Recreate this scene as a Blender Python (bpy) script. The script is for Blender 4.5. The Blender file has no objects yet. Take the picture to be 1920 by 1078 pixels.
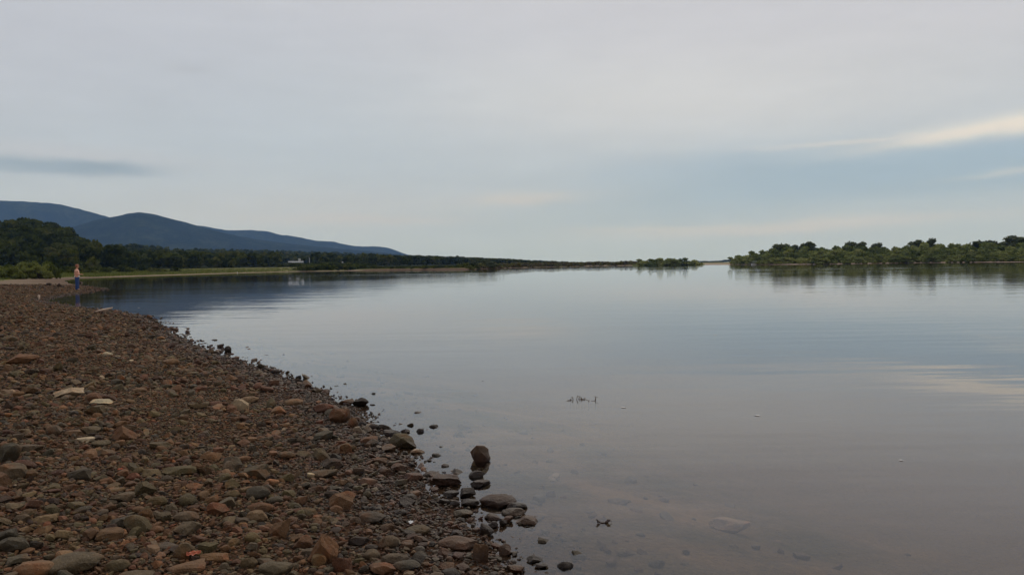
import bpy, bmesh, math, random
import numpy as np
from mathutils import Matrix, Vector, Euler, noise as mnoise

random.seed(7)
rng = np.random.default_rng(11)
sc = bpy.context.scene
COL = sc.collection
R = math.radians

# ------------------------------------------------------------------ camera
CAM_H = 1.4
F = 1600.0                      # focal length in photo pixels (1920 wide)
ROLL = -math.atan(0.0143)
PITCH = math.atan((539 - 496.8) / F)
cam_d = bpy.data.cameras.new('camera')
cam_d.sensor_width = 36.0
cam_d.lens = 36.0 * F / 1920.0
cam_d.clip_start = 0.05
cam_d.clip_end = 40000
cam = bpy.data.objects.new('camera', cam_d)
COL.objects.link(cam)
CM = (Matrix.Translation((0, 0, CAM_H)) @ Matrix.Rotation(R(90) - PITCH, 4, 'X') @ Matrix.Rotation(ROLL, 4, 'Z'))
cam.matrix_world = CM
sc.camera = cam
CR = CM.to_3x3()
CRn = np.array(CR)

# ------------------------------------------------------------------ node helper
class NT:
    def __init__(s, tree):
        s.t = tree; s.n = tree.nodes; s.l = tree.links
    def node(s, typ, **kw):
        n = s.n.new(typ)
        for k, v in kw.items(): setattr(n, k, v)
        return n
    def put(s, sock, v):
        if isinstance(v, bpy.types.NodeSocket): s.l.new(v, sock)
        elif v is not None: sock.default_value = v
    def m(s, op, a, b=None, c=None, clamp=False):
        n = s.n.new('ShaderNodeMath'); n.operation = op; n.use_clamp = clamp
        s.put(n.inputs[0], a); s.put(n.inputs[1], b); s.put(n.inputs[2], c)
        return n.outputs[0]
    def mix(s, f, a, b, blend='MIX'):
        n = s.n.new('ShaderNodeMix'); n.data_type = 'RGBA'; n.blend_type = blend
        s.put(n.inputs[0], f)
        for i, v in ((6, a), (7, b)):
            if isinstance(v, tuple) and len(v) == 3: v = v + (1,)
            s.put(n.inputs[i], v)
        return n.outputs[2]
    def xyz(s, x, y, z=0.0):
        n = s.n.new('ShaderNodeCombineXYZ')
        for i, v in enumerate((x, y, z)): s.put(n.inputs[i], v)
        return n.outputs[0]
    def noise(s, vec, scale=1.0, detail=3.0, rough=0.5, out=0):
        n = s.n.new('ShaderNodeTexNoise')
        s.put(n.inputs['Vector'], vec); s.put(n.inputs['Scale'], scale)
        s.put(n.inputs['Detail'], detail); s.put(n.inputs['Roughness'], rough)
        return n.outputs[out]
    def ramp(s, f, pts, interp='LINEAR'):
        n = s.n.new('ShaderNodeValToRGB'); n.color_ramp.interpolation = interp
        e = n.color_ramp.elements
        while len(e) > 1: e.remove(e[-1])
        e[0].position = pts[0][0]; e[0].color = tuple(pts[0][1]) + (1,)
        for p, c in pts[1:]:
            q = e.new(p); q.color = tuple(c) + (1,)
        s.put(n.inputs[0], f)
        return n.outputs[0]
    def smooth(s, v, a, b):
        n = s.n.new('ShaderNodeMapRange'); n.interpolation_type = 'SMOOTHSTEP'
        s.put(n.inputs[0], v); n.inputs[1].default_value = a; n.inputs[2].default_value = b
        n.inputs[3].default_value = 0; n.inputs[4].default_value = 1
        return n.outputs[0]

def lin(r, g, b):
    f = lambda c: ((c / 255 + 0.055) / 1.055) ** 2.4 if c > 10 else c / 255 / 12.92
    return (f(r), f(g), f(b))

# ------------------------------------------------------------------ sky and light
SUN_EL, SUN_AZ = R(44), R(14)          # azimuth measured from +Y towards +X
world = bpy.data.worlds.new('World')
sc.world = world
world.use_nodes = True
W = NT(world.node_tree)
W.n.clear()
geo = W.node('ShaderNodeTexCoord')
sep = W.node('ShaderNodeSeparateXYZ'); W.l.new(geo.outputs['Generated'], sep.inputs[0])
az0 = W.m('ARCTAN2', sep.outputs[0], sep.outputs[1])
el0 = W.m('ABSOLUTE', W.m('ARCSINE', sep.outputs[2]))
wv = W.noise(W.xyz(W.m('MULTIPLY', az0, 4.0), W.m('MULTIPLY', el0, 16.0), 3.3), 1.0, 3.0)
wv2 = W.noise(W.xyz(W.m('MULTIPLY', az0, 3.0), W.m('MULTIPLY', el0, 9.0), 9.7), 1.0, 4.0)
az = W.m('ADD', az0, W.m('MULTIPLY', W.m('SUBTRACT', wv2, 0.5), 0.16))
wv3 = W.noise(W.xyz(W.m('MULTIPLY', az0, 22.0), W.m('MULTIPLY', el0, 90.0), 7.3), 1.0, 4.0, 0.6)
el = W.m('ADD', W.m('ADD', el0, W.m('MULTIPLY', W.m('SUBTRACT', wv, 0.5), 0.020)), W.m('MULTIPLY', W.m('SUBTRACT', wv3, 0.5), 0.007))
base = W.ramp(W.m('DIVIDE', el0, 1.5708), [
    (0.0, lin(177, 190, 195)), (0.02, lin(179, 191, 197)), (0.05, lin(182, 193, 203)), (0.09, lin(187, 196, 205)),
    (0.15, lin(200, 201, 207)), (0.21, lin(203, 203, 208)), (0.4, lin(204, 206, 214)), (1.0, lin(206, 209, 218))])
def blob(col, a0, e0, sa, se, tilt, color, strength, power=2.0):
    da = W.m('DIVIDE', W.m('SUBTRACT', az, a0), sa)
    de = W.m('DIVIDE', W.m('SUBTRACT', W.m('SUBTRACT', el, e0), W.m('MULTIPLY', W.m('SUBTRACT', az, a0), tilt)), se)
    q = W.m('ADD', W.m('POWER', W.m('ABSOLUTE', da), power), W.m('POWER', W.m('ABSOLUTE', de), power))
    g = W.m('MULTIPLY', W.m('EXPONENT', W.m('MULTIPLY', q, -0.7)), strength)
    return W.mix(g, col, lin(*color))
def pa(x): return math.atan((x - 960) / F)
def pe(x, y):
    return math.atan((508.5 - (x - 145) * 0.0143 - y) / F * math.cos(pa(x)))
sky = base
for (x, y, sx, sy, tilt, colr, st, *pw) in (
        (1150, 190, 560, 70, 0.0, (212, 212, 212), 0.75),
        (500, 250, 420, 150, 0.0, (184, 196, 207), 0.6),
        (60, 60, 420, 160, 0.0, (184, 189, 199), 0.6),
        (600, 395, 330, 36, 0.0, (198, 199, 202), 0.55),
        (1150, 415, 520, 34, 0.0, (176, 189, 198), 0.7),
        (1640, 322, 400, 48, 0.03, (160, 180, 197), 1.0, 3.2),
        (1820, 300, 300, 44, 0.05, (160, 180, 197), 0.6, 4.0),
        (1500, 425, 230, 9, 0.03, (200, 199, 198), 0.75),
        (1250, 428, 120, 6, 0.0, (200, 199, 196), 0.5),
        (985, 371, 90, 10, 0.0, (205, 202, 198), 0.7),
        (650, 410, 160, 8, 0.0, (200, 195, 194), 0.4),
        (1960, 222, 210, 15, 0.09, (236, 229, 218), 0.95),
        (1800, 250, 120, 7, 0.10, (228, 220, 210), 0.6),
        (1570, 268, 110, 4, 0.03, (212, 210, 208), 0.6),
        (1900, 322, 90, 4, 0.08, (196, 200, 202), 0.6),
        (110, 292, 190, 13, -0.04, (192, 195, 202), 0.6),
        (40, 306, 95, 10, -0.04, (150, 166, 180), 0.85, 2.6),
        (205, 318, 75, 9, -0.02, (148, 164, 178), 0.9, 2.6),
        (345, 133, 34, 6, 0.0, (180, 184, 190), 0.5)):
    sky = blob(sky, pa(x), pe(x, y), sx / F, sy / F, tilt, colr, st, pw[0] if pw else 2.0)
streak = W.noise(W.xyz(W.m('MULTIPLY', az0, 6.0), W.m('MULTIPLY', el0, 55.0), 1.0), 1.0, 4.0, 0.6)
broad = W.noise(W.xyz(W.m('MULTIPLY', az0, 1.6), W.m('MULTIPLY', el0, 6.0), 5.0), 1.0, 3.0, 0.5)
gain = W.m('ADD', 0.85, W.m('ADD', W.m('ADD', W.m('MULTIPLY', W.noise(W.xyz(W.m('MULTIPLY', az0, 14.0), W.m('MULTIPLY', el0, 40.0), 2.2), 1.0, 5.0, 0.65), 0.09), W.m('MULTIPLY', streak, 0.10)), W.m('MULTIPLY', broad, 0.12)))
sky = W.mix(1.0, sky, W.xyz(gain, gain, gain), 'MULTIPLY')
nish = W.node('ShaderNodeTexSky', sky_type='NISHITA')
nish.sun_disc = False
nish.sun_elevation = SUN_EL
nish.sun_rotation = SUN_AZ
SKY_S = 0.1
skyx = W.mix(1.0, sky, (1 / SKY_S, 1 / SKY_S, 1 / SKY_S), 'MULTIPLY')
tot = W.mix(0.97, nish.outputs[0], skyx)          # a closed cloud deck over the clear sky
bg = W.node('ShaderNodeBackground')
W.put(bg.inputs[0], tot); bg.inputs[1].default_value = SKY_S
wo = W.node('ShaderNodeOutputWorld'); W.l.new(bg.outputs[0], wo.inputs[0])

sun_d = bpy.data.lights.new('sun', 'SUN')
sun_d.energy = 1.5; sun_d.angle = R(10); sun_d.color = (1.0, 0.90, 0.76)
sun = bpy.data.objects.new('sun', sun_d); COL.objects.link(sun)
sd = Vector((math.sin(SUN_AZ) * math.cos(SUN_EL), math.cos(SUN_AZ) * math.cos(SUN_EL), math.sin(SUN_EL)))
sun.rotation_euler = sd.to_track_quat('Z', 'Y').to_euler()

sc.view_settings.view_transform = 'Standard'
sc.view_settings.look = 'None'
sc.view_settings.exposure = 0.0
sc.view_settings.gamma = 1.0
sc.view_settings.use_curve_mapping = False
sc.render.engine = 'CYCLES'
sc.cycles.use_denoising = True
sc.cycles.max_bounces = 8
sc.cycles.diffuse_bounces = 3
sc.cycles.glossy_bounces = 3
sc.cycles.transparent_max_bounces = 12
sc.cycles.volume_bounces = 1
sc.cycles.use_adaptive_sampling = True
sc.cycles.adaptive_threshold = 0.01

# ------------------------------------------------------------------ photo <-> place
def pdir(x, y):
    v = CR @ Vector((x - 960, -(y - 539), -F))
    return v.normalized()
def azel(x, y):
    d = pdir(x, y)
    return math.atan2(d.x, d.y), math.asin(d.z)
def on_plane(x, y, z=0.0):
    d = pdir(x, y)
    t = (z - CAM_H) / d.z
    return (d.x * t, d.y * t)
def proj(P):
    """world points (N,3) -> photo pixels"""
    P = np.asarray(P, float)
    q = (P - np.array([0, 0, CAM_H])) @ CRn
    dz = np.maximum(-q[:, 2], 1e-6)
    x = 960 + F * q[:, 0] / dz
    y = 539 - F * q[:, 1] / dz
    return x, y, -q[:, 2]

# ------------------------------------------------------------------ shoreline, land heights
SH_NEAR = [(975, 1078), (942, 1030), (905, 1000), (868, 968), (822, 935), (790, 905), (765, 880), (748, 858), (735, 835), (712, 812), (690, 792),
           (655, 765), (622, 742), (580, 728), (530, 706), (490, 690), (440, 674), (400, 661), (365, 650), (335, 632), (305, 609),
           (262, 592), (225, 584), (180, 580), (140, 576), (105, 570), (78, 564), (95, 559), (125, 554), (160, 549), (190, 545), (200, 542.5),
           (180, 539), (160, 536), (135, 531), (120, 526), (150, 522.5), (220, 520), (300, 517), (400, 514), (480, 511.5), (560, 509.3),
           (640, 508), (720, 507), (800, 506.4), (880, 505.6), (940, 503.2), (1000, 501.6), (1100, 499.2), (1190, 497.8), (1240, 497.3),
           (1310, 496.3), (1375, 496.3), (1450, 496.5), (1520, 495.8), (1600, 494.8), (1700, 493.2), (1800, 492.3), (1920, 491.6)]
poly = [(1.2, -60.0), (0.7, -5.0), (0.45, 0.0), (0.2, 3.0)]
for (x, y) in SH_NEAR: poly.append(on_plane(x, y))
poly += [(460, 470), (700, 480), (2200, 1500), (6200, 6200), (0, 8700), (-6200, 6200), (-8600, 0), (-6000, -3000), (-60, -60)]
POLY = np.array(poly)

def sdist(x, y):
    """signed distance to the water's edge, positive on land"""
    x = np.asarray(x, float).ravel(); y = np.asarray(y, float).ravel()
    best = np.full(x.shape, 1e18); inside = np.zeros(x.shape, bool)
    n = len(POLY)
    for i in range(n):
        ax, ay = POLY[i]; bx, by = POLY[(i + 1) % n]
        ex, ey = bx - ax, by - ay
        t = np.clip(((x - ax) * ex + (y - ay) * ey) / (ex * ex + ey * ey), 0, 1)
        d = (x - ax - t * ex) ** 2 + (y - ay - t * ey) ** 2
        best = np.minimum(best, d)
        c = (ay > y) != (by > y)
        with np.errstate(divide='ignore', invalid='ignore'):
            xi = ax + (y - ay) * ex / (ey if ey != 0 else 1e-12)
        inside ^= c & (x < xi)
    d = np.sqrt(best)
    return np.where(inside, d, -d)

def wob(x, y, f, p):
    return (np.sin(x * f + p) * np.cos(y * f * 1.13 + 1.7 * p) + 0.5 * np.sin(x * f * 2.3 + y * f * 1.9 + p * 3) + 0.3 * np.cos(x * f * 4.1 - y * f * 3.7 + p)) / 1.8
def sst(a, b, v):
    t = np.clip((v - a) / (b - a), 0, 1); return t * t * (3 - 2 * t)

def ground(x, y, full=False):
    x = np.asarray(x, float).ravel(); y = np.asarray(y, float).ravel()
    r = np.hypot(x, y); a = np.arctan2(x, y)
    d = sdist(x, y)
    d = d + np.where(r < 90, 0.10 * wob(x, y, 2.2, 0.3) + 0.05 * wob(x, y, 7.0, 1.3), np.minimum(r * 0.004, 2.0) * wob(x, y, 0.05, 0.7))
    near = np.clip(0.085 * d, -9, 0.22) + np.clip(0.018 * (d - 2.6), 0, 0.34)
    near = near + np.clip(d / 2, 0, 1) * (0.02 * wob(x, y, 1.3, 2.0) + 0.012 * wob(x, y, 4.1, 0.4))
    far = np.clip(0.022 * d, 0, 0.6) + sst(8, 130, d) * 1.25 * (1 - sst(pa(800), pa(1000), a))
    bank = sst(2.0, 3.2, d) * 0.5 + np.clip(d, 0, 2) * 0.05
    wb = sst(pa(640), pa(700), a) * (1 - sst(pa(930), pa(1010), a))
    far = far * (1 - wb) + bank * wb
    wf = sst(75, 130, r)
    h = near * (1 - wf) + far * wf
    bed = np.maximum(-0.075 * (-d) - 0.11 * np.clip(-d - 0.9, 0, 9), -1.8) + np.clip(-d, 0, 1) * 0.012 * wob(x, y, 3.0, 1.0)
    h = np.where(d > 0, h, bed)
    return (h, d, r, a, wb) if full else h
def gh(x, y): return float(ground([x], [y])[0])
def on_ground(px, py):
    z = 0.0
    for _ in range(14):
        x, y = on_plane(px, py, z)
        z = 0.5 * z + 0.5 * max(gh(x, y), -0.02)
    x, y = on_plane(px, py, z)
    return x, y, gh(x, y)

# ------------------------------------------------------------------ mesh helpers
def mesh_np(name, V, Fc, mat=None, smooth=False, attrs=None):
    V = np.asarray(V, np.float32); Fc = np.asarray(Fc, np.int32)
    me = bpy.data.meshes.new(name)
    k = Fc.shape[1]
    me.vertices.add(len(V)); me.vertices.foreach_set('co', V.ravel())
    me.loops.add(Fc.size); me.loops.foreach_set('vertex_index', Fc.ravel())
    me.polygons.add(len(Fc)); me.polygons.foreach_set('loop_start', np.arange(0, Fc.size, k, dtype=np.int32))
    me.update(calc_edges=True)
    if smooth: me.polygons.foreach_set('use_smooth', np.ones(len(Fc), bool))
    if attrs:
        for an, (dom, typ, val) in attrs.items():
            at = me.attributes.new(an, typ, dom)
            at.data.foreach_set('color' if typ == 'FLOAT_COLOR' else ('vector' if typ == 'FLOAT_VECTOR' else 'value'), np.asarray(val).ravel())
    if mat: me.materials.append(mat)
    return me
def link(name, me, parent=None, loc=None, rot=None, scale=None):
    o = bpy.data.objects.new(name, me); COL.objects.link(o)
    if parent: o.parent = parent
    if loc is not None: o.location = loc
    if rot is not None: o.rotation_euler = rot
    if scale is not None: o.scale = scale
    return o
def tag(o, label=None, cat=None, group=None, kind=None):
    if label: o['label'] = label
    if cat: o['category'] = cat
    if group: o['group'] = group
    if kind: o['kind'] = kind
    return o
def bm_mesh(name, bm, mat, smooth=False):
    me = bpy.data.meshes.new(name); bm.to_mesh(me); bm.free()
    me.materials.append(mat)
    if smooth: me.polygons.foreach_set('use_smooth', np.ones(len(me.polygons), bool))
    return me
def bm_box(bm, cx, cy, cz, sx, sy, sz, rot=0.0):
    m = Matrix.Translation((cx, cy, cz)) @ Matrix.Rotation(rot, 4, 'Z') @ Matrix.Diagonal((sx, sy, sz, 1))
    bmesh.ops.create_cube(bm, size=1.0, matrix=m)
def bm_tube(bm, pts, radii, seg=6):
    rings = []
    for i, p in enumerate(pts):
        p = Vector(p)
        t = (Vector(pts[min(i + 1, len(pts) - 1)]) - Vector(pts[max(i - 1, 0)])).normalized()
        q = t.to_track_quat('Z', 'Y')
        rings.append([bm.verts.new(p + q @ Vector((math.cos(2 * math.pi * k / seg) * radii[i], math.sin(2 * math.pi * k / seg) * radii[i], 0))) for k in range(seg)])
    for a, b in zip(rings, rings[1:]):
        for k in range(seg): bm.faces.new((a[k], a[(k + 1) % seg], b[(k + 1) % seg], b[k]))
    bm.faces.new(rings[0][::-1]); bm.faces.new(rings[-1])

# ------------------------------------------------------------------ materials
def new_mat(name):
    m = bpy.data.materials.new(name); m.use_nodes = True
    t = NT(m.node_tree); t.n.clear()
    out = t.node('ShaderNodeOutputMaterial')
    return m, t, out
def simple(name, col, rough=0.7, var=0.25, scale=8.0, metallic=0.0):
    m, t, out = new_mat(name)
    tc = t.node('ShaderNodeTexCoord')
    nz = t.noise(tc.outputs['Object'], scale, 3.0)
    c = t.mix(t.m('MULTIPLY', nz, 1.0), tuple(v * (1 - var) for v in col), tuple(min(1, v * (1 + var)) for v in col))
    b = t.node('ShaderNodeBsdfPrincipled')
    t.put(b.inputs['Base Color'], c); b.inputs['Roughness'].default_value = rough; b.inputs['Metallic'].default_value = metallic
    t.l.new(b.outputs[0], out.inputs[0])
    return m

def stone_mat(name, mode):
    m, t, out = new_mat(name)
    tc = t.node('ShaderNodeTexCoord'); g = t.node('ShaderNodeNewGeometry'); oi = t.node('ShaderNodeObjectInfo')
    if mode == 'object':
        col = oi.outputs['Color']
    else:
        a = t.node('ShaderNodeAttribute'); a.attribute_type = 'INSTANCER'; a.attribute_name = 'tint'
        col = a.outputs['Color']
    pos = g.outputs['Position']
    n1 = t.noise(pos, 22.0, 4.0, 0.6)
    n2 = t.noise(pos, 90.0, 4.0, 0.7)
    n3 = t.noise(pos, 9.0, 2.0)
    v = t.m('ADD', -0.10, t.m('ADD', t.m('MULTIPLY', n1, 1.2), t.m('MULTIPLY', n2, 1.0)))
    c = t.mix(1.0, col, t.xyz(v, v, v), 'MULTIPLY')
    c = t.mix(t.smooth(n3, 0.5, 0.75), c, t.mix(1.0, c, (1.25, 0.85, 0.6), 'MULTIPLY'))      # rusty blotches
    spk = t.smooth(t.noise(pos, 160.0, 2.0), 0.64, 0.74)
    c = t.mix(t.m('MULTIPLY', spk, 0.35), c, (0.36, 0.31, 0.25))
    sepp = t.node('ShaderNodeSeparateXYZ'); t.l.new(pos, sepp.inputs[0])
    wet = t.m('SUBTRACT', 1.0, t.smooth(t.m('ADD', sepp.outputs[2], t.m('MULTIPLY', n3, 0.05)), 0.035, 0.14))
    c = t.mix(t.m('MULTIPLY', wet, 0.9), c, t.mix(1.0, c, (0.42, 0.36, 0.34), 'MULTIPLY'))
    b = t.node('ShaderNodeBsdfPrincipled')
    t.put(b.inputs['Base Color'], c)
    t.put(b.inputs['Roughness'], t.m('SUBTRACT', 0.88, t.m('MULTIPLY', wet, 0.33)))
    b.inputs['Specular IOR Level'].default_value = 0.3
    bp = t.node('ShaderNodeBump'); bp.inputs['Strength'].default_value = 0.9; bp.inputs['Distance'].default_value = 0.018
    t.put(bp.inputs['Height'], t.m('ADD', n1, t.m('MULTIPLY', n2, 0.4)))
    t.l.new(bp.outputs[0], b.inputs['Normal'])
    t.l.new(b.outputs[0], out.inputs[0])
    return m

def ground_mat():
    m, t, out = new_mat('shore_earth')
    g = t.node('ShaderNodeNewGeometry'); pos = g.outputs['Position']
    at = t.node('ShaderNodeAttribute'); at.attribute_name = 'cover'
    s = t.node('ShaderNodeSeparateColor'); t.l.new(at.outputs['Color'], s.inputs[0])
    sp = t.node('ShaderNodeSeparateXYZ'); t.l.new(pos, sp.inputs[0])
    n1 = t.noise(pos, 3.0, 5.0, 0.65); n2 = t.noise(pos, 40.0, 4.0, 0.7); n3 = t.noise(pos, 0.4, 4.0)
    grav = t.ramp(n2, [(0.25, (0.022, 0.012, 0.007)), (0.5, (0.058, 0.030, 0.016)), (0.75, (0.11, 0.06, 0.033))])
    vo = t.node('ShaderNodeTexVoronoi'); t.put(vo.inputs['Vector'], pos); vo.inputs['Scale'].default_value = 26.0
    vc = t.node('ShaderNodeSeparateColor'); t.l.new(vo.outputs['Color'], vc.inputs[0])
    peb = t.ramp(vc.outputs[0], [(0.0, (0.035, 0.023, 0.015)), (0.4, (0.09, 0.056, 0.036)), (0.7, (0.11, 0.085, 0.055)), (0.9, (0.17, 0.11, 0.06)), (1.0, (0.30, 0.23, 0.16))])
    grav = t.mix(0.5, grav, t.mix(1.0, peb, (0.75, 0.64, 0.56), 'MULTIPLY'))
    sand = t.mix(n1, (0.19, 0.145, 0.10), (0.34, 0.26, 0.19))
    grass = t.mix(n1, (0.075, 0.085, 0.022), (0.17, 0.16, 0.05))
    grass = t.mix(t.smooth(n3, 0.45, 0.7), grass, (0.15, 0.12, 0.05))
    earth = t.mix(n1, (0.06, 0.036, 0.022), (0.13, 0.085, 0.055))
    c = t.mix(s.outputs[0], grav, sand)
    c = t.mix(s.outputs[1], c, grass)
    c = t.mix(s.outputs[2], c, earth)
    bedn = t.noise(pos, 1.0, 4.0, 0.6)
    bedc = t.ramp(bedn, [(0.35, (0.08, 0.095, 0.06)), (0.5, (0.20, 0.165, 0.11)), (0.63, (0.34, 0.25, 0.15))])
    bedc = t.mix(0.25, bedc, peb)
    deep = t.smooth(sp.outputs[2], -0.35, -1.1)
    bedc = t.mix(t.m('MULTIPLY', t.smooth(t.m('MULTIPLY', sp.outputs[2], -1.0), 0.10, 0.62), 0.93), bedc, (0.20, 0.165, 0.125))
    c = t.mix(t.smooth(t.m('MULTIPLY', sp.outputs[2], -1.0), -0.01, 0.06), c, bedc)
    damp = t.m('SUBTRACT', 1.0, t.smooth(sp.outputs[2], 0.02, 0.15))
    c = t.mix(t.m('MULTIPLY', damp, 0.8), c, t.mix(1.0, c, (0.6, 0.52, 0.5), 'MULTIPLY'))
    b = t.node('ShaderNodeBsdfPrincipled')
    t.put(b.inputs['Base Color'], c); b.inputs['Roughness'].default_value = 0.9
    b.inputs['Specular IOR Level'].default_value = 0.05
    bp = t.node('ShaderNodeBump'); bp.inputs['Strength'].default_value = 0.9; bp.inputs['Distance'].default_value = 0.03
    t.put(bp.inputs['Height'], t.m('SUBTRACT', n2, t.m('MULTIPLY', vo.outputs['Distance'], 0.8)))
    t.l.new(bp.outputs[0], b.inputs['Normal'])
    t.l.new(b.outputs[0], out.inputs[0])
    return m

def water_mat():
    m, t, out = new_mat('river_water')
    g = t.node('ShaderNodeNewGeometry'); pos = g.outputs['Position']
    s = t.node('ShaderNodeSeparateXYZ'); t.l.new(pos, s.inputs[0])
    X, Y = s.outputs[0], s.outputs[1]
    dist = t.m('SQRT', t.m('ADD', t.m('MULTIPLY', X, X), t.m('MULTIPLY', Y, Y)))
    def wave(fx, fy, seed, det=2.0):
        return t.noise(t.xyz(t.m('MULTIPLY', X, fx), t.m('MULTIPLY', Y, fy), seed), 1.0, det, 0.5)
    ripple = wave(2.2, 6.0, 0.0)             # ripples of a hand's breadth, crests across the river
    chop = wave(0.28, 1.5, 4.0)
    swell = wave(0.10, 0.30, 8.0)
    # patches stirred by a breath of wind
    patch = t.smooth(wave(0.012, 0.03, 12.0, 3.0), 0.5, 0.66)
    patch2 = t.smooth(wave(0.004, 0.018, 15.0, 3.0), 0.52, 0.60)
    far = t.smooth(dist, 25, 160)
    h = t.m('ADD', t.m('MULTIPLY', ripple, t.m('ADD', 0.0007, t.m('MULTIPLY', patch, 0.0018))),
            t.m('ADD', t.m('MULTIPLY', chop, t.m('ADD', t.m('SUBTRACT', 0.0054, t.m('MULTIPLY', far, 0.0036)), t.m('MULTIPLY', t.m('MULTIPLY', patch2, far), 0.011))), t.m('MULTIPLY', swell, 0.012)))
    bp = t.node('ShaderNodeBump'); bp.inputs['Strength'].default_value = 1.0; bp.inputs['Distance'].default_value = 1.0
    t.put(bp.inputs['Height'], h)
    fr = t.node('ShaderNodeFresnel'); fr.inputs['IOR'].default_value = 1.333
    t.l.new(bp.outputs[0], fr.inputs['Normal'])
    gl = t.node('ShaderNodeBsdfGlossy'); gl.inputs['Roughness'].default_value = 0.0; gl.inputs['Color'].default_value = (0.97, 0.98, 1.0, 1)
    gl.inputs['Roughness'].default_value = 0.01
    t.l.new(bp.outputs[0], gl.inputs['Normal'])
    tr = t.node('ShaderNodeBsdfTransparent'); tr.inputs['Color'].default_value = (0.93, 0.90, 0.84, 1)
    mx = t.node('ShaderNodeMixShader'); t.l.new(fr.outputs[0], mx.inputs[0]); t.l.new(tr.outputs[0], mx.inputs[1]); t.l.new(gl.outputs[0], mx.inputs[2])
    t.l.new(mx.outputs[0], out.inputs[0])
    return m

def leaf_mat(name, cols, mode='object', rough=0.7):
    m, t, out = new_mat(name)
    g = t.node('ShaderNodeNewGeometry'); oi = t.node('ShaderNodeObjectInfo')
    if mode == 'object':
        f = oi.outputs['Random']
    else:
        a = t.node('ShaderNodeAttribute'); a.attribute_name = 'tint'; f = a.outputs['Fac']
    n = t.noise(g.outputs['Position'], 0.35, 3.0, 0.6)
    f2 = t.m('ADD', t.m('MULTIPLY', f, 0.65), t.m('MULTIPLY', t.m('SUBTRACT', n, 0.3), 0.9), clamp=True)
    f2 = t.m('ADD', f2, t.m('MULTIPLY', t.m('SUBTRACT', g.outputs['Random Per Island'], 0.5), 0.35), clamp=True)
    c = t.ramp(f2, cols)
    d = t.node('ShaderNodeBsdfDiffuse'); t.put(d.inputs[0], c)
    tl = t.node('ShaderNodeBsdfTranslucent'); t.put(tl.inputs[0], t.mix(1.0, c, (0.9, 1.0, 0.5), 'MULTIPLY'))
    mx = t.node('ShaderNodeMixShader'); mx.inputs[0].default_value = 0.25
    t.l.new(d.outputs[0], mx.inputs[1]); t.l.new(tl.outputs[0], mx.inputs[2])
    t.l.new(mx.outputs[0], out.inputs[0])
    return m

MAT_GROUND = ground_mat()
MAT_WATER = water_mat()
MAT_STONE = stone_mat('river_stone', 'object')
MAT_STONE_I = stone_mat('beach_gravel_stone', 'inst')
HILLCOLS = [(0.0, (0.014, 0.020, 0.006)), (0.35, (0.032, 0.040, 0.010)), (0.65, (0.065, 0.074, 0.017)), (1.0, (0.115, 0.105, 0.028))]
WILLOW = [(0.0, (0.06, 0.078, 0.03)), (0.4, (0.14, 0.16, 0.06)), (0.75, (0.22, 0.235, 0.085)), (1.0, (0.30, 0.285, 0.11))]
DARKC = [(0.0, (0.045, 0.056, 0.036)), (1.0, (0.12, 0.13, 0.07))]
MAT_HILL_LEAF = leaf_mat('broadleaf_foliage', HILLCOLS)
MAT_WILLOW = leaf_mat('willow_foliage', WILLOW)
MAT_DARKLEAF = leaf_mat('dark_foliage', DARKC)
MAT_FOREST = leaf_mat('forest_foliage', HILLCOLS, 'attr')
MAT_SCRUB = leaf_mat('scrub_foliage', WILLOW, 'attr')
MAT_BROWN = leaf_mat('dry_scrub_foliage', [(0.0, (0.05, 0.04, 0.022)), (0.4, (0.10, 0.075, 0.035)), (0.7, (0.11, 0.11, 0.04)), (1.0, (0.15, 0.14, 0.05))], 'attr')
MAT_BARK = simple('bark', (0.07, 0.05, 0.035), 0.9)

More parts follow.
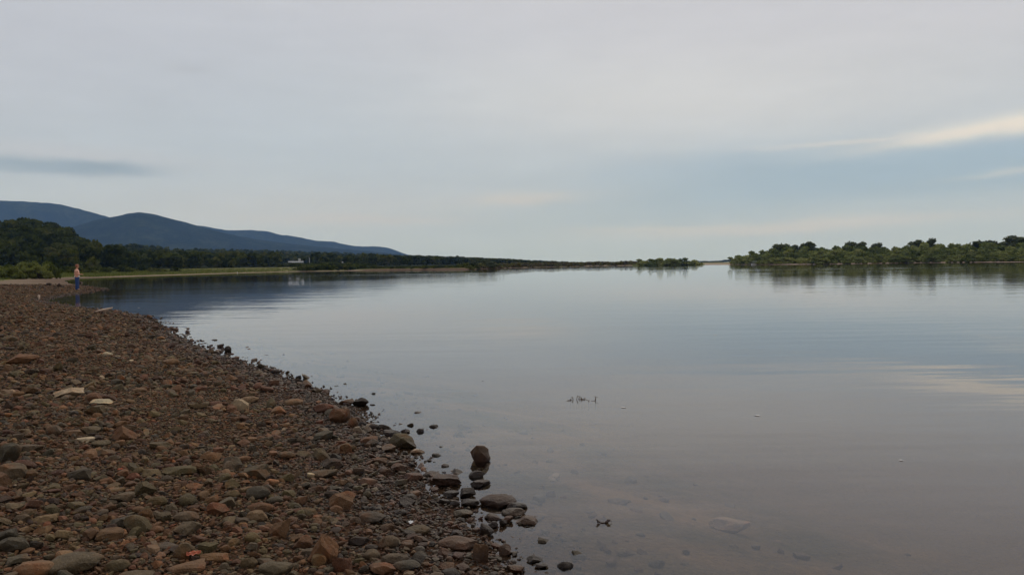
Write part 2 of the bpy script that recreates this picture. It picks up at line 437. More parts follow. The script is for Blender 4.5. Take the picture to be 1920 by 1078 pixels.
# ------------------------------------------------------------------ ground sheet
def build_ground():
    azs = np.concatenate([np.arange(-175, -36, 2.0), np.arange(-36, 36, 0.16), np.arange(36, 186, 2.0)])
    azs = np.radians(azs)
    rs = np.concatenate([[0.05, 0.5, 1.0, 1.6, 2.2, 2.8, 3.3], np.exp(np.arange(math.log(3.7), math.log(90), 0.0125)),
                         np.exp(np.arange(math.log(90), math.log(180), 0.016)), np.exp(np.arange(math.log(180), math.log(500), 0.006)), np.exp(np.arange(math.log(502), math.log(1200), 0.03)), np.exp(np.linspace(math.log(1210), math.log(8900), 40))])
    A, RR = np.meshgrid(azs, rs)
    X = (RR * np.sin(A)).ravel(); Y = (RR * np.cos(A)).ravel()
    h, d, r, a, wb = ground(X, Y, True)
    n = len(h)
    cov = np.zeros((n, 4), np.float32); cov[:, 3] = 1
    wf = sst(80, 92, r + 5 * wob(X, Y, 0.12, 0.2))
    island = sst(pa(1000), pa(1150), a)
    cov[:, 0] = wf * (1 - sst(0.5, 1.0, wb) * 0.6) * np.where((r < 200) & (a < pa(320)), 0.55, 1.0)
    grass_start = np.where(wb > 0.5, 3.0, np.where(island > 0.5, 60.0, np.where(r < 200, 9.0, 5.0)))
    bay = (r < 125) & (a < pa(320))
    gs = np.where(bay, 1e9, grass_start)
    grass = wf * sst(0, 1, (d - gs) / (0.25 * np.where(bay, 1, grass_start)))
    meadow = sst(94, 102, r + 5 * wob(X, Y, 0.06, 1.2)) * (d > 8) * (a < pa(320))
    cov[:, 1] = np.maximum(grass, meadow)
    cov[:, 2] = wb * (d > 0) * (d < 3.0) * wf
    nx = len(azs); ny = len(rs)
    idx = np.arange(n).reshape(ny, nx)
    q = np.stack([idx[:-1, :-1], idx[:-1, 1:], idx[1:, 1:], idx[1:, :-1]], -1).reshape(-1, 4)[:, ::-1]
    me = mesh_np('ground', np.stack([X, Y, h], 1), q, MAT_GROUND, True, {'cover': ('POINT', 'FLOAT_COLOR', cov)})
    tag(link('ground', me), 'brown gravel river bank running on under the river as its bed', kind='structure')
build_ground()

def build_water():
    N = 96; rs = [0, 6, 30, 150, 900, 4000, 8900]
    V = [(0, 0, 0)]; Fq = []
    for r in rs[1:]:
        for k in range(N):
            a = 2 * math.pi * k / N; V.append((r * math.cos(a), r * math.sin(a), 0))
    bm = bmesh.new(); vs = [bm.verts.new(v) for v in V]
    for k in range(N):
        bm.faces.new((vs[0], vs[1 + k], vs[1 + (k + 1) % N]))
        for j in range(len(rs) - 2):
            a = 1 + j * N; b = a + N
            bm.faces.new((vs[a + k], vs[b + k], vs[b + (k + 1) % N], vs[a + (k + 1) % N]))
    tag(link('river_water', bm_mesh('river_water', bm, MAT_WATER)), 'calm grey river mirroring the overcast sky and hills', kind='structure')
build_water()

# ------------------------------------------------------------------ mountains and wooded hills
def ridge_fn(pts, D):
    P = [azel(x, y) for x, y in pts]
    A = np.array([p[0] for p in P]); E = np.array([p[1] for p in P])
    o = np.argsort(A); A, E = A[o], E[o]
    def f(a):
        e = np.interp(a, A, E)
        e = (e + np.interp(a - 0.006, A, E) + np.interp(a + 0.006, A, E)) / 3
        return CAM_H + D * np.tan(e)
    return f
def mountain_mat():
    m, t, out = new_mat('mountain_forest')
    g = t.node('ShaderNodeNewGeometry'); pos = g.outputs['Position']
    n = t.noise(pos, 0.006, 7.0, 0.75); n2 = t.noise(pos, 0.035, 4.0, 0.7)
    c = t.ramp(t.m('ADD', t.m('MULTIPLY', n, 0.6), t.m('MULTIPLY', n2, 0.4)), [(0.32, (0.004, 0.007, 0.006)), (0.5, (0.014, 0.020, 0.013)), (0.66, (0.046, 0.053, 0.028))])
    d = t.node('ShaderNodeBsdfDiffuse'); t.put(d.inputs[0], c)
    bp = t.node('ShaderNodeBump'); bp.inputs['Strength'].default_value = 0.8; bp.inputs['Distance'].default_value = 12.0
    t.put(bp.inputs['Height'], n2); t.l.new(bp.outputs[0], d.inputs['Normal'])
    t.l.new(d.outputs[0], out.inputs[0])
    return m
MAT_MTN = mountain_mat()
def mountain(name, label, pts, D, front, seed, taper=1.0):
    f = ridge_fn(pts, D)
    a0 = azel(pts[0][0], 495)[0]; a1 = azel(pts[-1][0], 495)[0]
    A = np.arange(a0, a1, 0.0012); T = np.linspace(-1, 1, 61)
    AA, TT = np.meshgrid(A, T)
    Rr = D + TT * front
    X = Rr * np.sin(AA); Y = Rr * np.cos(AA)
    top = f(AA)
    prof = np.clip(1 - np.abs(TT) ** 1.5, 0, 1)
    edge = 0.02 + np.abs(TT) * (1 - np.abs(TT)) * 4
    nz = np.array([mnoise.fractal(Vector((x / 700, y / 700, seed)), 0.9, 2.1, 6) for x, y in zip(X.ravel(), Y.ravel())]).reshape(X.shape)
    nf = np.array([mnoise.noise(Vector((x / 60, y / 60, seed))) for x, y in zip(X.ravel(), Y.ravel())]).reshape(X.shape)
    Z = top * prof + nz * 55 * edge * np.clip(top / 300, 0, 1) + nf * 4.5 * np.clip(top / 80, 0, 1) - 3
    idx = np.arange(Z.size).reshape(Z.shape)
    q = np.stack([idx[:-1, :-1], idx[:-1, 1:], idx[1:, 1:], idx[1:, :-1]], -1).reshape(-1, 4)[:, ::-1]
    me = mesh_np(name, np.stack([X, Y, Z], -1).reshape(-1, 3), q, MAT_MTN, True)
    return tag(link(name, me), label, kind='structure')
mountain('far_mountain', 'tall blue wooded mountain cut by the left edge of the view',
         [(-420, 400), (-200, 385), (0, 375), (60, 378), (105, 381), (150, 392), (195, 407), (260, 435), (330, 470), (380, 495)], 6700, 900, 1.0)
mountain('far_mountain', 'low pale blue ridge falling away to the river plain',
         [(300, 440), (370, 421), (400, 427), (430, 432), (470, 431), (495, 432), (520, 440), (560, 445), (585, 450), (605, 452), (620, 451), (650, 459), (680, 462), (705, 461), (722, 462), (745, 470), (770, 479), (800, 489), (830, 496)], 6900, 900, 5.0)
mountain('mountain', 'dark blue wooded mountain with a rounded summit and long right slope',
         [(-420, 480), (0, 462), (80, 445), (150, 420), (190, 409), (215, 406), (235, 400), (250, 398), (270, 399), (300, 405), (350, 418), (400, 433), (450, 443), (480, 448), (560, 458), (640, 466), (700, 471), (760, 478), (830, 492)], 5000, 1200, 9.0)

def terrain_patch(name, label, azr, rr, zf, mat, kind='structure'):
    A = np.linspace(azr[0], azr[1], 160); RR = np.exp(np.linspace(math.log(rr[0]), math.log(rr[1]), 70))
    AA, Rm = np.meshgrid(A, RR)
    Z = zf(AA, Rm)
    X = Rm * np.sin(AA); Y = Rm * np.cos(AA)
    idx = np.arange(Z.size).reshape(Z.shape)
    q = np.stack([idx[:-1, :-1], idx[:-1, 1:], idx[1:, 1:], idx[1:, :-1]], -1).reshape(-1, 4)[:, ::-1]
    me = mesh_np(name, np.stack([X, Y, Z], -1).reshape(-1, 3), q, mat, True)
    return tag(link(name, me), label, kind=kind)
MAT_FLOOR = simple('forest_floor', (0.03, 0.034, 0.014), 0.95, 0.4, 0.2)
for n_ in MAT_FLOOR.node_tree.nodes:
    if n_.type == 'BSDF_PRINCIPLED': n_.inputs['Specular IOR Level'].default_value = 0.0

# nearest hill (left edge)
T1 = [(-520, 400), (-200, 405), (0, 411), (40, 414), (85, 414), (105, 422), (135, 436), (165, 454), (185, 474), (205, 488), (240, 500), (300, 503)]
h1_top = ridge_fn(T1, 640)
H1R0, H1R1 = 400.0, 640.0
def hill1(a, r):
    top = np.maximum(h1_top(a) - 9.5, -1.0)
    t = np.clip((r - H1R0) / (H1R1 - H1R0), 0, 1)
    back = 1 - sst(H1R1, H1R1 * 1.5, r)
    foot = -4.0 * (1 - sst(H1R0 - 14, H1R0 - 2, r))
    return foot + np.where(r <= H1R1, 1.8 + (top - 1.8) * (t ** 0.85), top * back) + 0.8 * wob(r * np.sin(a), r * np.cos(a), 0.05, 1.0) * np.clip(top / 10, 0, 1)
terrain_patch('wooded_hill', 'steep dark green wooded hill behind the left meadow', (azel(-520, 500)[0], azel(300, 500)[0]), (385, 960), hill1, MAT_FLOOR)
# long low wooded ridge
T2 = [(-520, 470), (0, 470), (150, 466), (190, 459), (250, 457), (290, 461), (330, 466), (400, 467), (480, 468), (560, 470), (640, 473), (700, 476), (760, 478.5),
      (860, 482), (900, 484), (960, 487), (1000, 489), (1050, 491), (1120, 494)]
P2 = [azel(x, y) for x, y in T2]
P2A = np.array([p[0] for p in P2]); P2E = np.array([p[1] for p in P2])
XA = np.array([azel(x, 500)[0] for x in (-520, 190, 330, 400, 640, 900, 1120)])
def r0f(a): return np.interp(a, XA, [430, 430, 440, 460, 560, 700, 900])
def r1f(a): return np.interp(a, XA, [1000, 1000, 1250, 1500, 2100, 2300, 1700])
def hill2(a, r):
    r0 = r0f(a); r1 = r1f(a)
    top = np.maximum(CAM_H + r1 * np.tan(np.interp(a, P2A, P2E)) - 9.0, -2)
    t = np.clip((r - r0) / (r1 - r0), 0, 1)
    foot = -4.0 * (1 - sst(r0 - 45, r0 - 8, r))
    return foot + np.where(r <= r1, 1.8 + (top - 1.8) * t ** 1.7, top * (1 - sst(1.0, 1.5, r / r1))) + 1.2 * wob(r * np.sin(a), r * np.cos(a), 0.02, 2.0) * t
terrain_patch('wooded_ridge', 'long low green forest ridge running behind the far river bank', (azel(-520, 500)[0], azel(1120, 500)[0]), (420, 5000), hill2, MAT_FLOOR)

# ------------------------------------------------------------------ trees
def leaf_cloud(lobes, nq, size, rs, elong=1.0, up=0.0):
    """quads spread over the skins of many small lobes"""
    lobes = np.array(lobes)
    w = lobes[:, 3] ** 2; k = rs.choice(len(lobes), nq, p=w / w.sum())
    v = rs.normal(size=(nq, 3)); v[:, 2] = np.abs(v[:, 2]) * 0.9 + v[:, 2] * 0.35
    v /= np.linalg.norm(v, axis=1)[:, None]
    c = lobes[k, :3] + v * lobes[k, 3:4] * rs.uniform(0.72, 1.12, (nq, 1)) * np.array([1, 1, 0.85])
    n = v + rs.normal(size=(nq, 3)) * 0.75; n /= np.linalg.norm(n, axis=1)[:, None]
    u = np.cross(n, rs.normal(size=(nq, 3)) * (1 - up) + np.array([0, 0, 1.0]) * up * 3 + 1e-4); u /= np.linalg.norm(u, axis=1)[:, None]
    w2 = np.cross(n, u)
    s = size * rs.uniform(0.55, 1.3, (nq, 1))
    a, b = u * s * 0.5, w2 * s * 0.5 * elong
    V = np.stack([c - a - b, c + a - b * 0.6, c + a * 0.7 + b, c - a * 0.8 + b * 0.9], 1).reshape(-1, 3)
    Fq = np.arange(nq * 4).reshape(-1, 4)
    return V, Fq
ICO = None
def ico_np(sub):
    bm = bmesh.new(); bmesh.ops.create_icosphere(bm, subdivisions=sub, radius=1.0)
    V = np.array([v.co[:] for v in bm.verts]); Fc = np.array([[v.index for v in f.verts] for f in bm.faces]); bm.free()
    return V, Fc
ICV, ICF = ico_np(1)
def crown_lobes(kind, rs):
    L = []
    if kind == 'round':
        n = rs.integers(9, 14)
        for i in range(n):
            z = rs.uniform(0.34, 0.86); rad = 0.34 * math.sqrt(max(0.05, 1 - ((z - 0.55) / 0.42) ** 2)) * rs.uniform(0.35, 1)
            a = rs.uniform(0, 6.28); L.append((rad * math.cos(a), rad * math.sin(a), z, rs.uniform(0.12, 0.2)))
        L.append((0, 0, 0.55, 0.25)); L.append((0.02, 0, 0.8, 0.17)); L.append((0, 0.02, 0.36, 0.2))
    elif kind == 'tall':
        for i in range(12):
            z = 0.25 + 0.65 * i / 11; rad = 0.2 * math.sin(math.pi * min(1, (z - .12) / 0.9)) ; a = rs.uniform(0, 6.28)
            L.append((rad * math.cos(a), rad * math.sin(a), z, rs.uniform(0.10, 0.17)))
    else:                                                      # shrub: many stems from the ground
        n = rs.integers(12, 18)
        for i in range(n):
            a = rs.uniform(0, 6.28); rad = rs.uniform(0.0, 0.62); z = rs.uniform(0.15, 0.84 - 0.62 * rad * rad)
            L.append((rad * math.cos(a), rad * math.sin(a), z, rs.uniform(0.14, 0.22)))
        for i in range(5):
            a = rs.uniform(0, 6.28); L.append((0.5 * math.cos(a), 0.5 * math.sin(a), 0.16, 0.2))
        L.append((0, 0, 0.5, 0.3))
    return L
def crown_mesh(name, kind, seed, nq, size, mat, core=True):
    rs = np.random.default_rng(seed)
    L = crown_lobes(kind, rs)
    V, Fq = leaf_cloud(L, nq, size, rs, 1.7 if kind == 'shrub' else 1.0, 0.5 if kind == 'shrub' else 0)
    bm = bmesh.new()
    me = mesh_np(name, V, Fq, mat)
    bm.from_mesh(me); bpy.data.meshes.remove(me)
    if core:
        for (x, y, z, s) in L:
            bmesh.ops.create_icosphere(bm, subdivisions=1, radius=s * 0.82, matrix=Matrix.Translation((x, y, z)))
    return bm_mesh(name, bm, mat)
def trunk_mesh(kind, seed):
    rs = random.Random(seed); bm = bmesh.new()
    if kind == 'shrub':
        for i in range(6):
            a = rs.uniform(0, 6.28); r = rs.uniform(0.2, 0.5)
            bm_tube(bm, [(0.05 * math.cos(a), 0.05 * math.sin(a), -0.05), (r * .5 * math.cos(a), r * .5 * math.sin(a), 0.3), (r * math.cos(a), r * math.sin(a), 0.6)], [0.018, 0.012, 0.004], 5)
    else:
        bm_tube(bm, [(0, 0, -0.06), (0.01, 0, 0.2), (-0.01, 0.01, 0.5), (0, 0, 0.85)], [0.035, 0.026, 0.018, 0.004], 7)
        for i in range(5):
            a = rs.uniform(0, 6.28); z = rs.uniform(0.25, 0.55)
            bm_tube(bm, [(0, 0, z), (0.12 * math.cos(a), 0.12 * math.sin(a), z + 0.12), (0.25 * math.cos(a), 0.25 * math.sin(a), z + 0.2)], [0.014, 0.009, 0.003], 5)
    return bm_mesh('trunk', bm, MAT_BARK)
CR_HILL = [crown_mesh('crown', 'round', 20 + i, 620, 0.085, MAT_HILL_LEAF) for i in range(6)]
CR_WIL = [crown_mesh('crown', 'shrub', 50 + i, 1500, 0.07, MAT_WILLOW) for i in range(6)]
MAT_THICKET = leaf_mat('thicket_foliage', [(0.0, (0.034, 0.044, 0.012)), (0.5, (0.11, 0.125, 0.034)), (1.0, (0.20, 0.20, 0.06))])
CR_THICK = [crown_mesh('crown', 'shrub', 150 + i, 1800, 0.06, MAT_THICKET) for i in range(4)]
CR_DARK = [crown_mesh('crown', 'round', 80 + i, 700, 0.075, MAT_DARKLEAF) for i in range(4)]
TR_ROUND = [trunk_mesh('round', i) for i in range(3)]
TR_SHRUB = [trunk_mesh('shrub', 9 + i) for i in range(3)]
n_trees = 0
def tree(name, cat, crowns, trunks, x, y, z, height, width, label, group, flat=1.0):
    """one tree: an Empty at its foot with crown and trunk"""
    global n_trees
    n_trees += 1
    e = link(name, None, None, (x, y, z), (0, 0, random.uniform(0, 6.28)))
    tag(e, label, cat, group)
    c = link('crown', random.choice(crowns), e, scale=(width, width * flat, height))
    t = link('trunk' if trunks is TR_ROUND else 'stems', random.choice(trunks), e, scale=(width, width, height * 0.95))
    return e

def joined_trees(name, label, items, kinds, nq, size, mat, core=True, group=None):
    """a wood that reads as one mass: all its trees in one mesh. items: x,y,z,h,w,tint"""
    tmpl = []
    for i in range(6):
        rs = np.random.default_rng(300 + i)
        L = crown_lobes(kinds[i % len(kinds)], rs)
        V, Fq = leaf_cloud(L, nq, size, rs)
        T3 = np.concatenate([Fq[:, [0, 1, 2]], Fq[:, [0, 2, 3]]])
        if core:
            big = sorted(L, key=lambda l: -l[3])[:3]
            for l in big:
                T3 = np.concatenate([T3, ICF + len(V)]); V = np.concatenate([V, ICV * l[3] * 0.95 + np.array(l[:3])])
        tmpl.append((V, T3))
    Vs, Fs, Ts = [], [], []; off = 0
    items = np.array(items)
    which = rng.integers(0, 6, len(items))
    for k in range(6):
        V, T3 = tmpl[k]; it = items[which == k]
        if not len(it): continue
        a = rng.uniform(0, 6.28, len(it)); ca, sa = np.cos(a)[:, None], np.sin(a)[:, None]
        x = (V[None, :, 0] * ca - V[None, :, 1] * sa) * it[:, 4:5] + it[:, 0:1]
        y = (V[None, :, 0] * sa + V[None, :, 1] * ca) * it[:, 4:5] + it[:, 1:2]
        z = V[None, :, 2] * it[:, 3:4] + it[:, 2:3]
        P = np.stack([x, y, z], -1).reshape(-1, 3)
        FF = (T3[None] + (np.arange(len(it)) * len(V))[:, None, None]).reshape(-1, 3) + off
        off += len(P); Vs.append(P); Fs.append(FF); Ts.append(np.repeat(it[:, 5], len(V)))
    me = mesh_np(name, np.concatenate(Vs), np.concatenate(Fs), mat, False, {'tint': ('POINT', 'FLOAT', np.concatenate(Ts).astype(np.float32))})
    return tag(link(name, me), label, group=group, kind='stuff')

# --- individual trees on the near hill
GH = 'trees covering the wooded hill at the left'
cand = []
r = H1R0 - 12
while r < H1R1 + 12:
    step = 8.0
    a = azel(-40, 500)[0] + random.uniform(0, 0.01)
    while a < azel(232, 500)[0]:
        aa = a + random.uniform(-0.3, 0.3) * step / r; rr = r + random.uniform(-3, 3)
        x, y = rr * math.sin(aa), rr * math.cos(aa)
        z = float(hill1(np.array([aa]), np.array([rr]))[0])
        cand.append([x, y, z, aa, rr]); a += step / r
    r += 11.0
keep = []
for c in cand:
    px, py, dd = proj([[c[0], c[1], c[2]]]); c += [px[0], py[0]]
    top = float(h1_top(np.array([c[3]]))[0]) - 9.5
    if px[0] > 196 and c[4] > H1R0 + 25: continue
    keep.append(c)
keep.sort(key=lambda c: c[4])
random.shuffle(keep)
ind, rest = keep[:165], keep[165:]
ORD = 'first second third fourth fifth sixth seventh eighth ninth tenth eleventh twelfth thirteenth fourteenth fifteenth sixteenth seventeenth eighteenth nineteenth twentieth'.split()
ind.sort(key=lambda c: -c[6])
TIER = ['lowest', 'second-lowest', 'third-lowest', 'fourth-lowest', 'lower middle', 'middle', 'upper middle', 'fourth-highest', 'third-highest', 'second-highest', 'topmost']
NT_ = len(TIER); per = math.ceil(len(ind) / NT_)
tl = {}
for ti in range(NT_):
    for oi, c in enumerate(sorted(ind[ti * per:(ti + 1) * per], key=lambda c: c[5])): tl[id(c)] = f'round-crowned dark green tree, {ORD[oi]} from the left in the {TIER[ti]} tier of the hill'
for c in ind:
    hgt = random.uniform(8, 12.5)
    tree('broadleaf_tree', 'tree', CR_HILL, TR_ROUND, c[0], c[1], c[2] - 0.4, hgt, hgt * random.uniform(0.95, 1.25), tl[id(c)], GH)
items = [(c[0], c[1], c[2] - 0.5, (q := random.uniform(8, 12)), q * random.uniform(1.0, 1.25), random.random()) for c in rest]
# fill outside the frame at the left, and undergrowth
for _ in range(260):
    a = random.uniform(azel(-500, 500)[0], azel(-30, 500)[0]); r = random.uniform(H1R0 - 5, H1R1 + 10)
    items.append((r * math.sin(a), r * math.cos(a), float(hill1(np.array([a]), np.array([r]))[0]) - 0.5, random.uniform(8, 12), random.uniform(9, 13), random.random()))
for _ in range(420):
    a = random.uniform(azel(-100, 500)[0], azel(240, 500)[0]); r = random.uniform(H1R0 - 18, H1R1)
    items.append((r * math.sin(a), r * math.cos(a), float(hill1(np.array([a]), np.array([r]))[0]) - 0.3, random.uniform(2.5, 5), random.uniform(4, 7), random.random()))
joined_trees('hill_wood', 'close green wood and undergrowth filling the left hill between its larger trees', items, ['round', 'round', 'tall'], 230, 0.14, MAT_FOREST)

# --- the long ridge: one mass
items = []
r = 424.0
A0, A1 = azel(-200, 500)[0], azel(1130, 500)[0]
bld_a = (azel(520, 500)[0], azel(592, 500)[0]); hut_a = (azel(634, 500)[0], azel(650, 500)[0])
def find_r(px, py, need):
    a, e = azel(px, py)
    rr = np.arange(850.0, 1700.0, 10.0)
    gap = CAM_H + rr * math.tan(e) - hill2(np.full(rr.shape, a), rr)
    return float(rr[np.argmin(np.abs(gap - need))])
BR = find_r(557, 491.0, 3.2)
print('buildings at', BR)
while r < 3600:
    sp = max(5.5, min(11, 5.0 + r * 0.0022))
    a = A0
    while a < A1:
        aa = a + random.uniform(-.4, .4) * sp / r; rr = r * (1 + random.uniform(-.012, .012))
        if rr > r0f(aa) - 6 and rr < r1f(aa) + 60:
            z = float(hill2(np.array([aa]), np.array([rr]))[0])
            h = random.uniform(6.5, 11) if rr > 520 else random.uniform(5, 10)
            if r0f(aa) + 25 > rr: h *= random.uniform(0.5, 1)
            ok = True
            top_px, top_py = (v[0] for v in proj([[rr * math.sin(aa), rr * math.cos(aa), z + h]])[:2])
            lim = float(np.interp(top_px, [p[0] for p in T2], [p[1] for p in T2])) - random.uniform(-1, 1.5)
            if top_py < lim:
                h -= (lim - top_py) * rr / F; ok = h > 2.6
                top_py = lim
            if bld_a[0] < aa < bld_a[1] and rr < BR + 18:
                want = 491.4
                if top_py < want:
                    h -= (want - top_py) * rr / F * 1.05; ok = h > 0.3 or proj([[rr * math.sin(aa), rr * math.cos(aa), z + 1.6]])[1][0] > 491.9; h = max(h, 1.6)
            if hut_a[0] < aa < hut_a[1] and rr < BR + 18 and top_py < 493:
                h -= (493 - top_py) * rr / F * 1.05; ok = h > 1.6
            if aa < azel(185, 500)[0] and rr < 1000 and aa < azel(120, 500)[0]: ok = False
            if ok: items.append((rr * math.sin(aa), rr * math.cos(aa), z - 0.4, h, h * random.uniform(0.95, 1.4), random.random()))
        a += sp / r
    r *= 1.032
near_i = [i for i in items if math.hypot(i[0], i[1]) < 1000]; far_i = [i for i in items if math.hypot(i[0], i[1]) >= 1000]
print('ridge trees', len(near_i), len(far_i))
joined_trees('forest', 'dense green forest along the foot of the long ridge', near_i, ['round', 'tall', 'round'], 150, 0.16, MAT_FOREST)
joined_trees('forest', 'hazy green forest covering the long ridge beyond the river bend', far_i, ['round', 'tall'], 44, 0.28, MAT_FOREST)

# --- willow thicket on the meadow (left)
GW = 'willow bushes on the meadow at the left'
for (px, top, w, lab) in ((-12, 491, 60, 'willow bush cut by the left edge of the view'), (14, 489, 42, 'low rounded willow bush second from the left edge'),
                          (40, 486.5, 46, 'broad light green willow bush in the middle of the thicket'), (66, 487, 40, 'willow bush right of the thicket middle'),
                          (90, 491, 36, 'lower willow bush at the right end of the thicket'), (104, 497, 18, 'small willow sprig bush closing the thicket at the right'),
                          (26, 493, 40, 'willow bush at the front of the thicket, left part'), (76, 494, 40, 'willow bush at the front of the thicket, right part')):
    D = 175 + random.uniform(-4, 4) - (6 if 'front' in lab else 0)
    a = azel(px, 505)[0]; x, y = D * math.sin(a), D * math.cos(a); z = gh(x, y)
    h = CAM_H + D * math.tan(azel(px, top)[1]) - z
    tree('willow_bush', 'bush', CR_THICK, TR_SHRUB, x, y, z - 0.05, h * 1.04, w * D / F * 0.72, lab, GW)
# small bushes at the foot of the hill, right of the thicket
its = []
for _ in range(60):
    px = random.uniform(100, 330); D = random.uniform(215, 380); a = azel(px, 505)[0]
    x, y = D * math.sin(a), D * math.cos(a); d = sdist([x], [y])[0]
    if d < 22: continue
    h = random.uniform(1.0, 2.6); its.append((x, y, gh(x, y) - 0.1, h, h * 1.3, random.uniform(0, 1)))
joined_trees('undergrowth', 'low dark scrub between the meadow and the hill trees', its, ['shrub'], 200, 0.16, MAT_FOREST)

# --- right island
ISL_TOP = [(1370, 488), (1385, 478), (1400, 472), (1430, 465), (1450, 461), (1480, 461), (1510, 461), (1545, 461), (1560, 461), (1600, 459), (1640, 461), (1660, 464),
           (1680, 462), (1700, 458), (1720, 454), (1745, 455), (1770, 458), (1800, 455), (1830, 455), (1850, 452), (1870, 458), (1890, 457), (1920, 452), (1960, 450), (2200, 446), (2500, 450)]
def isl_top(px): return np.interp(px, [p[0] for p in ISL_TOP], [p[1] for p in ISL_TOP])
def shore_r(px):
    y = np.interp(px, [1375, 1450, 1520, 1600, 1700, 1800, 1920, 2300], [496.3, 496.5, 495.8, 494.8, 493.2, 492.3, 491.6, 489])
    x, yy = on_plane(px, float(y)); return math.hypot(x, yy)
GI = 'willows and trees on the wooded island bank at the right'
def place(px, D):
    a = azel(px, 495)[0]; x, y = D * math.sin(a), D * math.cos(a); return x, y, gh(x, y)
rows = [(18, 0.42, 18), (27, 0.66, 22), (38, 0.88, 26), (52, 1.03, 30)]
k = 0
for ri, (off, frac, sp) in enumerate(rows):
    px = 1378 + (0, 6, 3, 8)[ri]; cnt = 0
    while px < 1950:
        if ri == 0 and px > 1500: off = random.choice((3, 4, 6, 9, 15))
        D = shore_r(px) + off + random.uniform(-2, 2)
        x, y, z = place(px, D)
        Htop = CAM_H + D * math.tan(azel(px, float(isl_top(px)))[1]) - z
        h = max(1.2, Htop * frac * (random.uniform(0.86, 1.05) if ri < 3 else random.uniform(0.95, 1.03)))
        w = sp * D / F * random.uniform(1.0, 1.3)
        w = min(w, h * 1.6)
        cnt += 1
        n_ = (ORD + ['twenty-first', 'twenty-second', 'twenty-third', 'twenty-fourth', 'twenty-fifth', 'twenty-sixth', 'twenty-seventh', 'twenty-eighth', 'twenty-ninth', 'thirtieth', 'thirty-first', 'thirty-second', 'thirty-third', 'thirty-fourth', 'thirty-fifth', 'thirty-sixth', 'thirty-seventh', 'thirty-eighth', 'thirty-ninth', 'fortieth'] + ['last'] * 9)[cnt - 1]
        rw = ('front row by the water', 'second row', 'third row', 'back row on the skyline')[ri]
        tone = 'small' if h < 4 else 'bushy' if h < 7.5 else 'tall'
        tree('willow', 'willow', CR_WIL, TR_SHRUB, x, y, z - 0.1, h, w, f'{tone} grey-green willow, {n_} from the island tip in the {rw}', GI)
        px += sp * random.uniform(0.8, 1.1)
for (px, top, w, lab) in ((1458, 457.5, 13, 'small dark tree standing above the willows, leftmost of the skyline trees'), (1472, 456, 15, 'dark tree above the willows beside the leftmost skyline tree'),
                          (1488, 458.5, 13, 'low dark tree between the two skyline clumps'), (1508, 455, 15, 'dark tree left in the second skyline clump'), (1523, 453.5, 17, 'broad dark tree topping the second skyline clump'),
                          (1591, 452.5, 12, 'narrow dark tree rising over the island middle'), (1612, 454, 10, 'slim dark tree right of the middle skyline tree'), (1643, 455, 9, 'thin dark tree at the dip of the island skyline'),
                          (1718, 450, 18, 'brownish round tree right of the skyline dip'), (1744, 447.5, 12, 'small round tree poking over the right part of the island'), (1852, 450, 30, 'wide brownish tree before the right edge'),
                          (1880, 452, 10, 'small tree left of the tall right-edge tree'), (1902, 441.5, 26, 'tallest dark tree of the island near the right edge'), (1925, 444, 26, 'dark tree cut by the right edge of the view')):
    D = shore_r(px) + 62
    x, y, z = place(px, D)
    h = CAM_H + D * math.tan(azel(px, top)[1]) - z
    tree('skyline_tree', 'tree', CR_DARK, TR_ROUND, x, y, z, h, max(w * D / F * 2.3, h * 1.0), lab, 'darker trees on the island skyline')
items = []
for _ in range(900):
    px = random.uniform(1376, 2450); u = random.random()
    D = shore_r(px) + 18 + 75 * u
    x, y, z = place(px, D)
    Htop = CAM_H + D * math.tan(azel(px, float(isl_top(px)))[1]) - z
    h = max(1.0, Htop * (0.25 + 0.72 * u) * random.uniform(0.75, 1.0))
    items.append((x, y, z - 0.1, h, min(h * 1.1, 8), random.random()))
joined_trees('island_thicket', 'grey-green willow scrub filling the island between its larger bushes', items, ['shrub', 'round', 'shrub'], 200, 0.12, MAT_SCRUB)

# --- tree clump on the sandbar
GC = 'round bushes in the clump on the sandbar'
for (px, top, w, lab) in ((1205, 484.5, 22, 'dark round bush at the left end of the sandbar clump'), (1222, 484.8, 20, 'dark bush second from the left in the sandbar clump'),
                          (1240, 483.5, 22, 'broad bush left of the middle of the sandbar clump'), (1256, 483.2, 20, 'middle bush of the sandbar clump'), (1272, 485.5, 16, 'lower dark bush right of the sandbar clump middle'),
                          (1285, 483, 18, 'tallest bush in the right part of the sandbar clump'), (1302, 485.5, 18, 'bush at the right end of the sandbar clump'), (1231, 487, 16, 'small bush before the left part of the sandbar clump'),
                          (1263, 487.5, 14, 'small bush before the middle of the sandbar clump')):
    D = 472 + random.uniform(-8, 8)
    x, y, z = place(px, D)
    h = CAM_H + D * math.tan(azel(px, top)[1]) - z
    tree('sandbar_bush', 'bush', CR_WIL, TR_SHRUB, x, y, z - 0.1, h * 1.02, w * D / F * 1.5, lab, GC)
# --- dark clump in the bank at the middle
for (px, top, w, lab) in ((893, 491, 20, 'dark overhanging bush at the water, left half of the bank clump'), (908, 487.5, 24, 'taller dark bush in the middle of the bank clump'), (924, 490, 20, 'dark bush at the right half of the bank clump'), (938, 494.5, 14, 'low dark bush trailing right of the bank clump')):
    a = azel(px, 500)[0]; D = 285.0
    x, y = on_plane(px, 504.2 if px < 930 else 503); D = math.hypot(x, y) + 1.5
    x, y, z = place(px, D); z = max(z, 0)
    h = CAM_H + D * math.tan(azel(px, top)[1]) - z
    tree('bank_bush', 'bush', CR_DARK, TR_SHRUB, x, y, z - 0.3, h * 1.12, w * D / F * 1.35, lab, 'dark bushes on the far bank in the middle')
